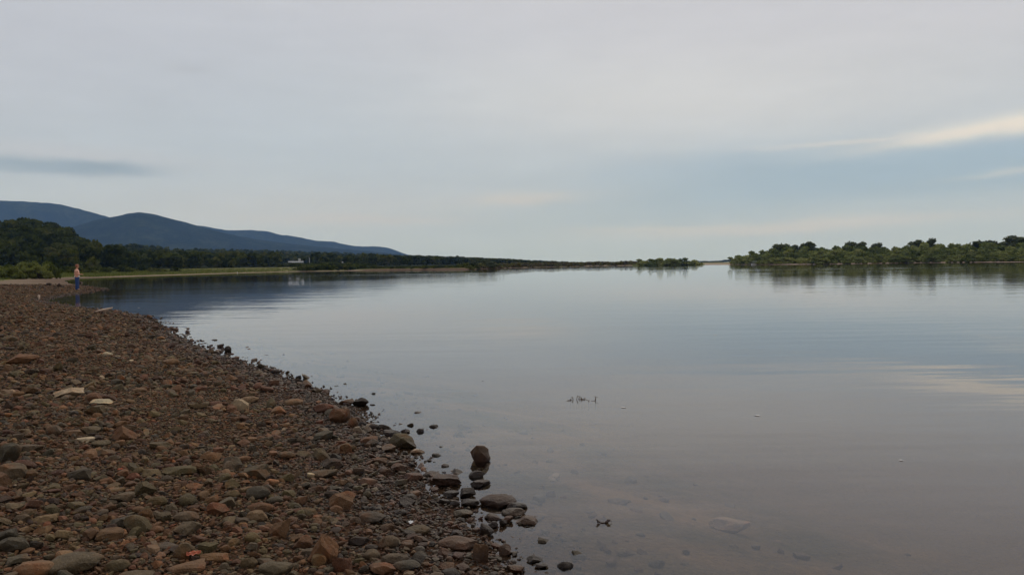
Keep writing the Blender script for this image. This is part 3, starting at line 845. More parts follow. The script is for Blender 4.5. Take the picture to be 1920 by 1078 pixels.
# --- scrub along far bank
items = []
for _ in range(1100):
    px = random.uniform(560, 1215)
    D = random.uniform(0, 1) ** 1.5
    sy = np.interp(px, [p[0] for p in SH_NEAR[40:]], [p[1] for p in SH_NEAR[40:]])
    sx, syy = on_plane(px, float(sy)); D = math.hypot(sx, syy) + 6 + 160 * D
    x, y, z = place(px, D)
    hm = 2.3 if px > 950 else (1.2 if px < 860 else 2.2)
    if px < 700: hm = 2.6
    h = random.uniform(0.5, hm) * (1.25 if D > 450 else 1); items.append((x, y, z - 0.1, h, h * random.uniform(1.2, 2.2), random.uniform(0, 1)))
it_l = [i for i in items if proj([i[:3]])[0][0] < 900]; it_r = [i for i in items if proj([i[:3]])[0][0] >= 900]
joined_trees('scrub', 'low green scrub along the far river bank left of the middle', it_l, ['shrub'], 110, 0.18, MAT_FOREST)
joined_trees('scrub', 'low brownish scrub along the far river bank right of the dark bush', it_r, ['shrub'], 110, 0.18, MAT_BROWN)
items = []
for _ in range(260):
    px = random.uniform(1090, 1450); D = random.uniform(1900, 2600)
    a = azel(px, 495)[0]; x, y = D * math.sin(a), D * math.cos(a)
    h = random.uniform(4, 6.5) + (3 if px > 1356 else 0); items.append((x, y, 0.2, h * 0.75, h * 2.2, random.random() * 0.4))
joined_trees('distant_forest', 'thin blue line of distant forest on the horizon', items, ['round'], 60, 0.25, MAT_FOREST)

# --- meadow grass
def grass(name, label, pts, hmin, hmax, mat):
    pts = np.array(pts); n = len(pts); nb = 5
    P = np.repeat(pts, nb, 0); m = len(P)
    P = P + np.concatenate([rng.uniform(-0.5, 0.5, (m, 2)), np.zeros((m, 1))], 1)
    a = rng.uniform(0, 6.28, m); w = rng.uniform(0.05, 0.12, m); h = rng.uniform(hmin, hmax, m)
    u = np.stack([np.cos(a), np.sin(a), np.zeros(m)], 1) * w[:, None]
    lean = np.concatenate([rng.normal(0, 0.1, (m, 2)), h[:, None]], 1)
    V = np.stack([P - u, P + u, P + lean], 1).reshape(-1, 3)
    me = mesh_np(name, V, np.arange(m * 3).reshape(-1, 3), mat, False, {'tint': ('POINT', 'FLOAT', np.repeat(rng.random(m), 3).astype(np.float32))})
    tag(link(name, me), label, kind='stuff')
MAT_GRASS = leaf_mat('meadow_grass', [(0.0, (0.06, 0.075, 0.02)), (0.5, (0.11, 0.125, 0.035)), (1.0, (0.20, 0.18, 0.07))], 'attr')
gp = []
while len(gp) < 9000:
    A = rng.uniform(azel(-150, 500)[0], azel(640, 500)[0], 4000); D = np.exp(rng.uniform(math.log(95), math.log(420), 4000))
    x, y = D * np.sin(A), D * np.cos(A)
    h, d, r_, a_, wb_ = ground(x, y, True)
    lim = np.where(D < 200, 9.0, 6.0)
    ok = (d > lim) & (D > 98 + 5 * wob(x, y, 0.06, 1.2))
    gp += [(x[i], y[i], h[i]) for i in np.where(ok)[0]]
grass('grass', 'tall yellow-green meadow grass behind the gravel beach', gp[:9000], 0.15, 0.5, MAT_GRASS)
gp = []
while len(gp) < 3500:
    A = rng.uniform(azel(640, 500)[0], azel(1240, 500)[0], 4000); D = np.exp(rng.uniform(math.log(230), math.log(560), 4000))
    x, y = D * np.sin(A), D * np.cos(A)
    h, d, r_, a_, wb_ = ground(x, y, True)
    ok = (d > 3.5) & (d < 60)
    gp += [(x[i], y[i], h[i]) for i in np.where(ok)[0]]
grass('grass', 'low grass on top of the eroded far bank', gp[:3500], 0.15, 0.5, MAT_GRASS)

# ------------------------------------------------------------------ distant buildings
M_WALL = simple('white_plaster', (0.45, 0.45, 0.42), 0.8, 0.06)
M_ROOF = simple('grey_roof', (0.5, 0.5, 0.5), 0.7, 0.1)
M_WIN = simple('window_dark', (0.04, 0.05, 0.06), 0.2, 0.1)
M_STEEL = simple('weathered_steel', (0.42, 0.40, 0.38), 0.6, 0.15)
def bpos(px, py, D):
    a, e = azel(px, py); return D * math.sin(a), D * math.cos(a), CAM_H + D * math.tan(e), -a
def building(name, label, px, py, D, L, Wd, H, nwin, cat='building', group=None):
    x, y, z, rz = bpos(px, py, D)
    gz = float(hill2(np.array([math.atan2(x, y)]), np.array([D]))[0])
    e = link(name, None, None, (x, y, gz), (0, 0, rz)); tag(e, label, cat, group)
    zt = max(z - gz, 3.0)
    bm = bmesh.new(); bm_box(bm, 0, 0, zt / 2 - H * 0.1, L, Wd, zt + H * 0.2); link('wall', bm_mesh('wall', bm, M_WALL), e)
    bm = bmesh.new()
    zr = zt
    vs = [bm.verts.new(v) for v in ((-L/2-.3, -Wd/2-.3, zr), (L/2+.3, -Wd/2-.3, zr), (L/2+.3, Wd/2+.3, zr), (-L/2-.3, Wd/2+.3, zr), (-L/2-.3, 0, zr+H*.35), (L/2+.3, 0, zr+H*.35))]
    for f in ((0, 1, 5, 4), (2, 3, 4, 5), (0, 4, 3), (1, 2, 5), (3, 2, 1, 0)): bm.faces.new([vs[i] for i in f])
    link('roof', bm_mesh('roof', bm, M_ROOF), e)
    bm = bmesh.new(); bm_box(bm, 0, 0, 0, 1.2, 0.08, 1.0); wm = bm_mesh('window', bm, M_WIN)
    for i in range(nwin):
        link('window', wm, e, ((i + 0.5) / nwin * L - L / 2, -Wd / 2 - 0.03, zt - 1.3))
    return e
building('long_building', 'long low white building among the trees below the water tower', 557, 491.6, BR, 22 * BR / F, 7, 1.3, 7)
building('shed', 'short white building left of the long one on the far bank', 544, 492.0, BR - 10, 6 * BR / F, 5, 1.0, 2)
building('hut', 'tiny white hut alone in the forest right of the mast', 642, 492.3, BR, 3 * BR / F, 3, 1.0, 1)
def tower():
    x, y, z, rz = bpos(561.5, 492, BR + 10)
    gz = float(hill2(np.array([math.atan2(x, y)]), np.array([BR + 10]))[0])
    zt = CAM_H + (BR + 10) * math.tan(azel(561.5, 485.2)[1]) - gz
    e = link('water_tower', None, None, (x, y, gz), (0, 0, rz)); tag(e, 'pale water tower with a boxy tank above the long white building', 'tower')
    bm = bmesh.new(); bm_tube(bm, [(0, 0, zt - 2.2), (0, 0, zt - 1.9), (0, 0, zt - .2), (0, 0, zt)], [0.8, 1.2, 1.2, 0.9], 12); link('tank', bm_mesh('tank', bm, M_WALL), e)
    for sx in (-1, 1):
        for sy in (-1, 1):
            bm = bmesh.new(); bm_tube(bm, [(sx * 1.0, sy * 1.0, -0.5), (sx * .7, sy * .7, zt - 2.1)], [0.16, 0.13], 6); link('leg', bm_mesh('leg', bm, M_STEEL), e)
    x, y, z, rz = bpos(580.5, 492, BR)
    gz = float(hill2(np.array([math.atan2(x, y)]), np.array([BR]))[0])
    zt = CAM_H + BR * math.tan(azel(580.5, 483.5)[1]) - gz
    e = link('mast', None, None, (x, y, gz), (0, 0, rz)); tag(e, 'thin pale mast right of the water tower on the far bank', 'mast')
    bm = bmesh.new(); bm_tube(bm, [(0, 0, -0.5), (0, 0, zt)], [0.28, 0.2], 6); link('pole', bm_mesh('pole', bm, M_STEEL), e)
    bm = bmesh.new(); bm_box(bm, 0, 0, zt - 0.8, 1.6, 0.15, 0.15); link('crossarm', bm_mesh('crossarm', bm, M_STEEL), e)
tower()
# pale marker on the far shore
x, y, z = on_ground(445, 511.8)
bm = bmesh.new(); bm_tube(bm, [(0, 0, -0.2), (0, 0, 0.35)], [0.09, 0.08], 8); bm_box(bm, 0, 0, 0.3, 0.22, 0.06, 0.16)
tag(link('shore_marker', bm_mesh('shore_marker', bm, M_WALL), None, (x, y, max(z, 0.05))), 'small pale marker post on the far grassy shore', 'marker')

# ------------------------------------------------------------------ boat at the island tip
def boat():
    x, y = on_plane(1416, 496.3); D = math.hypot(x, y); x *= (D + 2) / D; y *= (D + 2) / D
    e = link('motorboat', None, None, (x, y, 0.02), (0, 0, R(6))); tag(e, 'small pale motorboat with a windscreen drawn up on the island sand', 'boat')
    mh = simple('boat_white', (0.62, 0.62, 0.6), 0.4, 0.08); mdk = simple('boat_dark', (0.02, 0.02, 0.022), 0.5, 0.1)
    bm = bmesh.new(); secs = [(-1.6, 0.55, 0.5), (-0.8, 0.62, 0.52), (0.4, 0.6, 0.55), (1.2, 0.42, 0.62), (1.9, 0.04, 0.75)]
    rings = [[bm.verts.new(v) for v in ((sx, -w, h), (sx, -w * .75, 0.1), (sx, 0, -0.12 + (0.3 if sx > 1.5 else 0)), (sx, w * .75, 0.1), (sx, w, h), (sx, w * .85, h), (sx, 0, 0.15 if sx < 1.5 else h), (sx, -w * .85, h))] for sx, w, h in secs]
    for a, b in zip(rings, rings[1:]):
        for k in range(8): bm.faces.new((a[k], a[(k + 1) % 8], b[(k + 1) % 8], b[k]))
    bm.faces.new(rings[0][::-1]); bm.faces.new(rings[-1])
    link('hull', bm_mesh('hull', bm, mh), e)
    bm = bmesh.new(); bm_box(bm, 0.5, 0, 0.8, 0.06, 1.0, 0.5); link('windscreen', bm_mesh('windscreen', bm, M_WIN), e)
    bm = bmesh.new(); bm_box(bm, -0.2, 0, 1.35, 1.6, 1.1, 0.12); link('canopy', bm_mesh('canopy', bm, mh), e)
    for sx in (-0.9, 0.5):
        for sy in (-.5, .5):
            bm = bmesh.new(); bm_tube(bm, [(sx, sy, 0.4), (sx, sy, 1.32)], [0.03, 0.03], 5); link('canopy_post', bm_mesh('canopy_post', bm, M_STEEL), e)
    bm = bmesh.new(); bm_box(bm, -1.85, 0, 0.75, 0.4, 0.4, 0.6); bm_tube(bm, [(-1.85, 0, 0.6), (-1.9, 0, -0.1)], [0.12, 0.08], 6); link('outboard_motor', bm_mesh('outboard_motor', bm, mdk), e)
    for sx in (-0.7, 0.1):
        bm = bmesh.new(); bm_box(bm, sx, 0, 0.42, 0.3, 0.95, 0.06); link('seat', bm_mesh('seat', bm, mdk), e)
boat()

# ------------------------------------------------------------------ stones
def stone_mesh(name, seed, sub=3, style='angular', mat=None, dims=(1, 1, 1)):
    rs = random.Random(seed)
    bm = bmesh.new(); bmesh.ops.create_icosphere(bm, subdivisions=sub, radius=1.0)
    planes = []
    npl = {'angular': 16, 'block': 10, 'wedge': 11, 'flat': 12, 'round': 9}[style]
    for i in range(npl):
        n = Vector((rs.gauss(0, 1), rs.gauss(0, 1), rs.gauss(0, 1))).normalized()
        lo, hi = {'round': (0.72, 0.93)}.get(style, (0.46, 0.82))
        planes.append((n, rs.uniform(lo, hi)))
    if style == 'block': planes += [(Vector((0, 0, 1)), 0.6), (Vector((1, .1, 0)).normalized(), 0.78), (Vector((-1, 0, .1)).normalized(), 0.78), (Vector((0, -1, .15)).normalized(), 0.65)]
    if style == 'flat': planes += [(Vector((0.08, 0.05, 1)).normalized(), 0.6)]
    if style == 'wedge': planes += [(Vector((0.7, -0.25, 0.66)).normalized(), 0.4), (Vector((-0.8, -0.3, 0.5)).normalized(), 0.55)]
    off = Vector((seed * 3.1 % 50, seed * 1.7 % 50, 0))
    for v in bm.verts:
        p = v.co.copy()
        for _ in range(2):
            for n, o in planes:
                d = p.dot(n) - o
                if d > 0: p -= n * d * 0.93
        p += p.normalized() * (0.10 * mnoise.noise(p * 1.4 + off) + 0.05 * mnoise.noise(p * 3.5 + off) + 0.03 * mnoise.noise(p * 8 + off))
        v.co = Vector((p.x * dims[0], p.y * dims[1], p.z * dims[2]))
    xs = [v.co.x for v in bm.verts]; ys = [v.co.y for v in bm.verts]; zs = [v.co.z for v in bm.verts]
    cx, cy, cz = (max(xs)+min(xs))/2, (max(ys)+min(ys))/2, (max(zs)+min(zs))/2
    ex, ey, ez = (max(xs)-min(xs)), (max(ys)-min(ys)), (max(zs)-min(zs))
    for v in bm.verts: v.co = Vector(((v.co.x-cx)/ex*dims[0]*2, (v.co.y-cy)/ey*dims[1]*2, (v.co.z-cz)/ez*dims[2]*2))
    me = bm_mesh(name, bm, mat or MAT_STONE, True)
    me.set_sharp_from_angle(angle=R(24))
    return me
PAL = {'brown': (0.165, 0.100, 0.058), 'grey': (0.145, 0.122, 0.092), 'olive': (0.130, 0.110, 0.064), 'red-brown': (0.145, 0.078, 0.050),
       'ochre': (0.20, 0.12, 0.062), 'dark': (0.060, 0.044, 0.034), 'pale': (0.38, 0.30, 0.21), 'cream': (0.50, 0.42, 0.31), 'tan': (0.23, 0.165, 0.108), 'slate': (0.098, 0.090, 0.076), 'umber': (0.105, 0.066, 0.046)}
HERO = [
 # x, y(base), w, h, colour, style, label, phrase for neighbours
 (901, 871, 38, 33, 'umber', 'wedge', 'tall dark brown rock standing alone in the shallow water off the beach', 'tall lone rock in the water'),
 (893, 900, 29, 13, 'dark', 'angular', 'dark pointed stone in the water just below the tall lone rock', 'pointed stone below the lone rock'),
 (901, 917, 38, 11, 'dark', 'flat', 'dark flat stone in the water, second below the tall lone rock', ''),
 (858, 893, 23, 9, 'slate', 'wedge', 'small dark wedge stone in the water left of the pointed stone', ''),
 (835, 880, 15, 6, 'dark', 'angular', 'tiny dark stone in the water between the shore and the wedge stone', ''),
 (819, 859, 18, 5, 'slate', 'flat', 'barely showing flat stone in the water right of the dark angular block', ''),
 (788, 814, 15, 7, 'dark', 'round', 'small round stone in the water above the olive block', ''),
 (814, 805, 19, 5, 'dark', 'flat', 'thin flat stone breaking the water farthest right of the olive block', ''),
 (735, 818, 32, 10, 'dark', 'block', 'dark wet block in the water behind the olive angular rock', 'dark wet block in the water'),
 (760, 816, 18, 8, 'dark', 'angular', 'dark stone touching the right end of the dark wet block', ''),
 (755, 842, 50, 27, 'olive', 'wedge', 'big olive-brown angular rock at the edge of the water', 'big olive angular rock'),
 (783, 852, 27, 9, 'cream', 'flat', 'flat stone with a pale top at the foot of the olive angular rock', ''),
 (701, 806, 20, 12, 'dark', 'round', 'dark stone at the edge of the water left of the dark wet block', ''),
 (749, 886, 30, 18, 'brown', 'angular', 'brown angular stone where the beach meets the water', 'brown angular shore stone'),
 (775, 904, 37, 17, 'red-brown', 'block', 'reddish brown brick-shaped stone at the edge of the water', 'reddish brick-shaped stone'),
 (838, 914, 54, 22, 'umber', 'flat', 'long brown sloping stone in the shallows below the wedge stone', 'long sloping stone in the shallows'),
 (738, 876, 24, 12, 'grey', 'flat', 'grey stone resting against the brown angular shore stone', ''),
 (877, 936, 30, 18, 'dark', 'angular', 'dark lump left of the long hump-backed rock', ''),
 (882, 952, 34, 15, 'dark', 'round', 'dark rounded stone between the lump and the long hump-backed rock', ''),
 (934, 956, 70, 24, 'umber', 'round', 'long hump-backed reddish rock in the shallows, largest of its cluster', 'long hump-backed rock'),
 (969, 962, 40, 14, 'dark', 'flat', 'dark stone tucked behind the right end of the hump-backed rock', ''),
 (962, 972, 45, 13, 'grey', 'round', 'long grey stone lying below the hump-backed rock', ''),
 (987, 988, 43, 15, 'brown', 'flat', 'brown pointed flat stone at the far right of the shallow-water cluster', 'pointed flat stone of the cluster'),
 (951, 982, 22, 12, 'brown', 'angular', 'small brown stone left of the pointed flat stone', ''),
 (943, 987, 14, 14, 'dark', 'angular', 'small dark stone at the foot of the cluster', ''),
 (913, 1004, 26, 22, 'dark', 'angular', 'dark lumpy stone in the water below the cluster', 'dark lumpy stone below the cluster'),
 (925, 990, 18, 12, 'dark', 'round', 'small dark stone just above the dark lumpy stone', ''),
 (869, 971, 37, 15, 'olive', 'round', 'smooth olive oval stone in the shallows close to the beach', 'smooth olive oval stone'),
 (834, 946, 26, 12, 'dark', 'angular', 'wet dark stone left of the smooth olive oval', ''),
 (853, 951, 19, 14, 'dark', 'round', 'wet dark stone just above the smooth olive oval', ''),
 (846, 934, 30, 12, 'dark', 'angular', 'dark stone under the long sloping stone', ''),
 (947, 1042, 24, 20, 'brown', 'angular', 'brown stone at the edge of the water near the bottom of the beach', 'brown stone low on the shoreline'),
 (1003, 1058, 30, 13, 'dark', 'wedge', 'dark wedge stone in the water near the bottom, left of three', 'dark wedge stone in the water'),
 (1015, 1069, 25, 8, 'dark', 'flat', 'low dark stone touching the wedge stone near the bottom', ''),
 (1060, 1072, 30, 13, 'dark', 'round', 'dark rounded stone farthest right in the water near the bottom', ''),
 (966, 1076, 32, 16, 'brown', 'flat', 'brown flat stone at the bottom edge of the beach by the water', ''),
 (728, 1030, 38, 26, 'grey', 'round', 'smooth grey-brown egg-shaped stone in the lower beach', 'smooth egg-shaped stone'),
 (783, 1004, 47, 19, 'olive', 'round', 'long olive loaf-shaped stone beside the white scrap', 'olive loaf-shaped stone'),
 (859, 1034, 76, 28, 'brown', 'round', 'long thick brown slab at the lower right of the beach', 'long thick brown slab'),
 (901, 1054, 28, 34, 'brown', 'block', 'upright brown stone leaning on the right end of the thick slab', 'upright stone by the thick slab'),
 (834, 1046, 27, 18, 'red-brown', 'wedge', 'reddish triangular stone below the thick brown slab', ''),
 (650, 761, 28, 12, 'brown', 'block', 'brown stone half in the water, left of a close pair', ''),
 (677, 763, 30, 16, 'dark', 'angular', 'dark brown rock jutting into the water, right of a close pair', 'dark rock jutting into the water'),
 (22, 899, 46, 28, 'grey', 'round', 'smooth grey boulder at the left edge halfway down the beach', 'smooth grey boulder at the left edge'),
 (58, 896, 22, 13, 'brown', 'round', 'brown stone right beside the smooth grey left-edge boulder', ''),
 (24, 1036, 47, 27, 'slate', 'angular', 'dark slate-coloured rock at the lower left edge', 'dark rock at the lower left edge'),
 (135, 1078, 95, 36, 'grey', 'round', 'largest pale grey boulder on the beach, bottom left', 'largest pale boulder'),
 (66, 1084, 62, 28, 'tan', 'round', 'tan rounded boulder left of the largest pale boulder', 'tan boulder at the bottom left'),
 (85, 982, 42, 15, 'tan', 'flat', 'pale flat slanting stone above the dark left-edge rock', 'pale slanting stone'),
 (160, 830, 32, 10, 'cream', 'flat', 'whitish flat stone left of a flat grey one in the middle left', 'whitish flat stone'),
 (190, 838, 30, 12, 'grey', 'flat', 'flat grey stone touching the whitish flat stone', ''),
 (196, 856, 36, 15, 'grey', 'wedge', 'grey wedge-shaped stone below the whitish flat stone', 'grey wedge stone'),
 (302, 842, 38, 13, 'olive', 'flat', 'flat olive stone right of the standing triangular rock', ''),
 (336, 892, 58, 17, 'olive', 'block', 'long low olive block with a pale top edge', 'long low olive block'),
 (369, 888, 22, 20, 'brown', 'angular', 'brown crumbly stone against the right end of the long low block', ''),
 (228, 944, 42, 19, 'grey', 'flat', 'grey flat-topped stone left of a round pair in the lower beach', 'grey flat-topped stone'),
 (270, 930, 40, 26, 'olive', 'wedge', 'triangular stone with a bright pale streak on its face', 'triangular stone with a pale streak'),
 (217, 925, 32, 9, 'tan', 'flat', 'thin tan stone behind the grey flat-topped stone', ''),
 (294, 948, 34, 17, 'olive', 'round', 'rounded olive stone right of the grey flat-topped stone', ''),
 (229, 988, 45, 19, 'slate', 'wedge', 'dark grey wedge stone in the lower middle left', 'dark grey wedge stone'),
 (207, 1014, 44, 20, 'brown', 'block', 'brown slanting block below the dark grey wedge stone', 'brown slanting block'),
 (352, 1004, 46, 25, 'grey', 'angular', 'broad grey rock above the round pale-topped stone', 'broad grey rock'),
 (346, 1050, 35, 30, 'olive', 'round', 'round stone with a sunless pale top beside the orange scrap', 'round stone by the orange scrap'),
 (402, 1056, 48, 19, 'ochre', 'flat', 'ochre flat stone right of the orange scrap', 'ochre flat stone'),
 (220, 1072, 40, 21, 'olive', 'round', 'olive rounded stone right of the largest pale boulder', ''),
 (350, 1076, 62, 16, 'tan', 'flat', 'wide tan stone on the bottom edge under the orange scrap', ''),
 (390, 1038, 33, 20, 'olive', 'flat', 'olive stone above the ochre flat stone', ''),
 (274, 974, 24, 22, 'olive', 'angular', 'upright olive stone right of the dark grey wedge stone', ''),
 (409, 967, 38, 24, 'brown', 'wedge', 'brown roof-shaped stone in the lower middle of the beach', 'brown roof-shaped stone'),
 (350, 980, 42, 20, 'grey', 'round', 'rounded grey stone behind the broad grey rock', ''),
 (606, 1058, 54, 55, 'ochre', 'wedge', 'tallest upright boulder of the lower beach with a pale shoulder', 'tallest upright boulder'),
 (598, 1062, 27, 22, 'tan', 'flat', 'tan chip leaning on the front of the tallest upright boulder', ''),
 (484, 938, 42, 26, 'slate', 'round', 'dark rounded stone alone on bare gravel in the middle', 'dark rounded stone on bare gravel'),
 (515, 945, 30, 14, 'slate', 'round', 'smaller dark rounded stone right of its dark rounded neighbour', ''),
 (490, 962, 47, 20, 'brown', 'round', 'brown rounded stone below the dark rounded pair', ''),
 (481, 980, 38, 22, 'tan', 'round', 'tan lumpy stone below the brown rounded stone', ''),
 (526, 1008, 40, 33, 'brown', 'angular', 'chunky brown rock left above the tallest upright boulder', 'chunky brown rock'),
 (568, 1030, 36, 25, 'brown', 'angular', 'brown faceted rock just left of the tallest upright boulder', ''),
 (623, 879, 38, 18, 'dark', 'block', 'dark block in the middle of the beach below the standing triangle', 'dark block in mid beach'),
 (603, 865, 31, 24, 'olive', 'wedge', 'pointed triangular stone above the dark block', 'pointed triangular stone'),
 (648, 851, 24, 20, 'brown', 'block', 'squarish brown stone right above the pointed triangular stone', ''),
 (538, 861, 31, 15, 'grey', 'round', 'light grey rounded stone left of the pointed triangular stone', ''),
 (643, 957, 50, 33, 'brown', 'wedge', 'large brown pointed rock right of the beach middle', 'large brown pointed rock'),
 (697, 982, 54, 22, 'slate', 'round', 'long dark grey rounded stone above the egg-shaped stone', 'long dark grey rounded stone'),
 (673, 1024, 38, 18, 'dark', 'flat', 'dark flat stone left of the egg-shaped stone', ''),
 (623, 936, 28, 16, 'dark', 'round', 'dark round stone above the large brown pointed rock', ''),
 (741, 1058, 50, 22, 'grey', 'round', 'grey oval stone below the egg-shaped stone', 'grey oval stone near the bottom'),
 (763, 1072, 50, 22, 'slate', 'round', 'dark oval stone overlapping the grey oval near the bottom', ''),
 (718, 1080, 48, 24, 'brown', 'flat', 'brown stone on the bottom edge under the two ovals', ''),
 (640, 1072, 38, 30, 'red-brown', 'angular', 'reddish rock right below the tallest upright boulder', ''),
 (467, 1068, 30, 22, 'olive', 'round', 'olive round stone near the bottom left of the tallest boulder', ''),
 (517, 1080, 58, 26, 'grey', 'round', 'wide grey stone on the bottom edge left of the tallest boulder', 'wide grey stone on the bottom edge'),
 (427, 661, 13, 10, 'dark', 'round', 'round dark stone alone in the water off the upper beach', 'round lone stone off the upper beach'),
 (321, 686, 30, 13, 'tan', 'round', 'tan-topped oval stone on the upper beach', 'tan-topped oval stone'),
 (434, 715, 24, 13, 'ochre', 'wedge', 'pinkish tan stone left of a dark strip on the upper beach', 'pinkish tan stone'),
 (467, 756, 36, 13, 'tan', 'round', 'pale rounded stone behind the pale knobbly block', ''),
 (452, 770, 27, 21, 'pale', 'block', 'pale knobbly block in the upper middle of the beach', 'pale knobbly block'),
 (370, 768, 33, 13, 'olive', 'block', 'flat-topped olive block left of the pale knobbly block', 'flat-topped olive block'),
 (262, 737, 24, 10, 'tan', 'round', 'low tan stone in the upper left beach', ''),
 (521, 777, 30, 15, 'tan', 'angular', 'tan stone right below the pale knobbly block', 'tan stone below the knobbly block'),
 (607, 775, 38, 19, 'red-brown', 'round', 'rounded reddish rock close to the water in the upper beach', 'rounded reddish rock'),
 (637, 795, 39, 29, 'brown', 'angular', 'big rough brown rock at the upper shoreline', 'big rough brown rock'),
 (550, 762, 36, 14, 'tan', 'round', 'tan rounded stone left of the rounded reddish rock', ''),
 (662, 802, 20, 20, 'ochre', 'round', 'orange-brown rounded stone right of the big rough rock', ''),
 (516, 701, 18, 9, 'dark', 'round', 'dark round stone standing at the edge of the upper water', ''),
 (499, 697, 15, 9, 'dark', 'angular', 'dark stone left of the dark round stone at the upper water', ''),
 (578, 728, 15, 9, 'brown', 'block', 'brown stone on the upper shoreline above the rough rock', ''),
 (43, 683, 50, 17, 'ochre', 'flat', 'broad flat ochre slab on the far left upper beach', 'broad flat ochre slab'),
 (128, 746, 50, 18, 'pale', 'wedge', 'pale wedge-shaped rock in the left upper beach', 'pale wedge-shaped rock'),
 (190, 760, 37, 11, 'cream', 'flat', 'cream flat slab right below the pale wedge-shaped rock', 'cream flat slab'),
 (178, 780, 31, 18, 'olive', 'block', 'olive block under the cream flat slab', 'olive block under the cream slab'),
 (202, 668, 17, 8, 'cream', 'round', 'small cream oval stone in the upper beach', 'small cream oval stone'),
 (232, 827, 42, 28, 'brown', 'wedge', 'standing triangular brown rock with a sharp top', 'standing triangular rock'),
 (140, 820, 30, 13, 'tan', 'flat', 'light flat stone left of the standing triangular rock', ''),
 (170, 814, 32, 14, 'grey', 'flat', 'grey slanting stone just left of the standing triangular rock', ''),
 (102, 817, 26, 18, 'grey', 'round', 'grey round stone in a row left of the triangular rock', ''),
 (18, 640, 24, 9, 'grey', 'round', 'grey low stone at the left edge of the upper beach', ''),
 (107, 632, 14, 8, 'dark', 'angular', 'small dark stone high on the upper beach', ''),
 (16, 768, 15, 15, 'dark', 'angular', 'small dark cube-like stone near the left edge', ''),
 (57, 848, 40, 13, 'grey', 'flat', 'long flat grey stone above the left-edge boulder', ''),
 (18, 868, 37, 32, 'slate', 'angular', 'jagged slate-grey rock at the left edge above the smooth boulder', 'jagged slate-grey rock'),
 (40, 980, 26, 14, 'grey', 'round', 'pale stone between the left edge and the slanting stone', ''),
 (112, 538, 9, 6, 'dark', 'angular', 'dark rock on the gravel spit left of the person', 'dark rock on the spit'),
 (92, 536, 9, 5, 'dark', 'flat', 'dark flat rock left of the other one on the gravel spit', ''),
 (151, 531, 7, 3, 'dark', 'flat', 'low dark rock in the back water right of the person', ''),
 (700, 742, 8, 3, 'dark', 'flat', 'tiny dark stone just breaking the open water above the jutting rock', ''),
]
PAL = {k: (v[0] * 0.60, v[1] * 0.485, v[2] * 0.35) if k not in ('cream', 'pale') else (v[0] * 0.72, v[1] * 0.66, v[2] * 0.56) for k, v in PAL.items()}
def col_jit(c, s=0.15):
    k = 1 + random.uniform(-s, s)
    return tuple(v * k * (1 + random.uniform(-.05, .05)) for v in c) + (1.0,)
GS = 'larger loose stones on the gravel beach'
heroP = []
for i, (px, py, w, h, cn, style, lab, ph) in enumerate(HERO):
    x, y, z = on_ground(px, py)
    D = math.sqrt(x * x + y * y + CAM_H ** 2); e = math.asin(min(1, (CAM_H - max(z, 0)) / D))
    wm = w * D / F
    dm = wm * (0.75 if style != 'flat' else 0.8)
    hm = max((h * D / F - 0.55 * dm * math.sin(e)) / math.cos(e), 0.22 * wm)
    zb = z
    inwater = z < -0.004
    hidden = hm * 0.22
    if inwater: hidden = -z + hm * 0.1
    tot = hm + hidden
    hdir = Vector((x, y, 0)).normalized()
    cx, cy = x + hdir.x * dm * 0.4, y + hdir.y * dm * 0.4
    z0 = max(z, 0.0)
    me = stone_mesh('stone', 1000 + i, 4 if w > 30 else 3, style, MAT_STONE, (0.5, 0.5, 0.5))
    o = link('stone', me, None, (cx, cy, z0 + hm - tot / 2), (random.uniform(-.06, .06), random.uniform(-.08, .08), -math.atan2(x, y) + random.uniform(-.12, .12)), (wm, dm, tot))
    o.color = col_jit(PAL[cn], 0.08)
    tag(o, lab, 'stone', GS)
    heroP.append((px, py - h / 2, w, ph, cx, cy, wm))
HP = np.array([(p[0], p[1]) for p in heroP])

# the rest of the beach: scatter by real size, largest 300 in all become objects of their own
MESH_VAR = [stone_mesh('stone', 10 + i, 3, s, MAT_STONE, (0.5, 0.5, 0.5)) for i, s in enumerate(['angular', 'flat', 'round', 'block', 'wedge', 'angular', 'wedge', 'flat', 'angular', 'block', 'round', 'flat'])]
STY = ['angular', 'flat', 'rounded', 'blocky', 'wedge-shaped', 'angular', 'wedge-shaped', 'flat', 'angular', 'blocky', 'rounded', 'flat']
def scatter(n, rmin, rmax, smin, smax, amin=-50, amax=28, dmin=-0.7):
    u = rng.random(n); r = np.sqrt(rmin ** 2 + u * (rmax ** 2 - rmin ** 2))
    a = np.radians(rng.uniform(amin, amax, n)); x, y = r * np.sin(a), r * np.cos(a)
    h, d, *_ = ground(x, y, True)
    keepp = (d > 0.02) | ((d > dmin) & (rng.random(n) < (0.38 * np.exp(np.minimum(d, 0) / 0.28) if dmin > -1 else 1.0)))
    s = smin * (smax / smin) ** (rng.random(n) ** 1.25)
    return np.stack([x, y, h, s, d], 1)[keepp]
def area(r0, r1): return 0.5 * (r1 ** 2 - r0 ** 2) * R(78)
S = []
S.append(scatter(int(area(3.5, 92) * 0.10 / 0.0105), 3.3, 92, 0.075, 0.15))
S.append(scatter(int(area(3.2, 62) * 0.36 / 0.0037), 2.9, 60, 0.043, 0.085))
S.append(scatter(int(area(3.0, 22) * 0.50 / 0.0011), 2.7, 20, 0.022, 0.048))
S.append(scatter(int(area(2.8, 11) * 0.55 / 0.00025), 2.6, 9.5, 0.009, 0.024, dmin=-0.35))
sub = scatter(26000, 3.0, 26, 0.03, 0.11, dmin=-3.2)
sub = sub[(sub[:, 4] < -0.12) & (rng.random(len(sub)) < 0.9 * np.exp(sub[:, 4] / 0.6))]
S = np.concatenate(S)
nsub = len(sub)
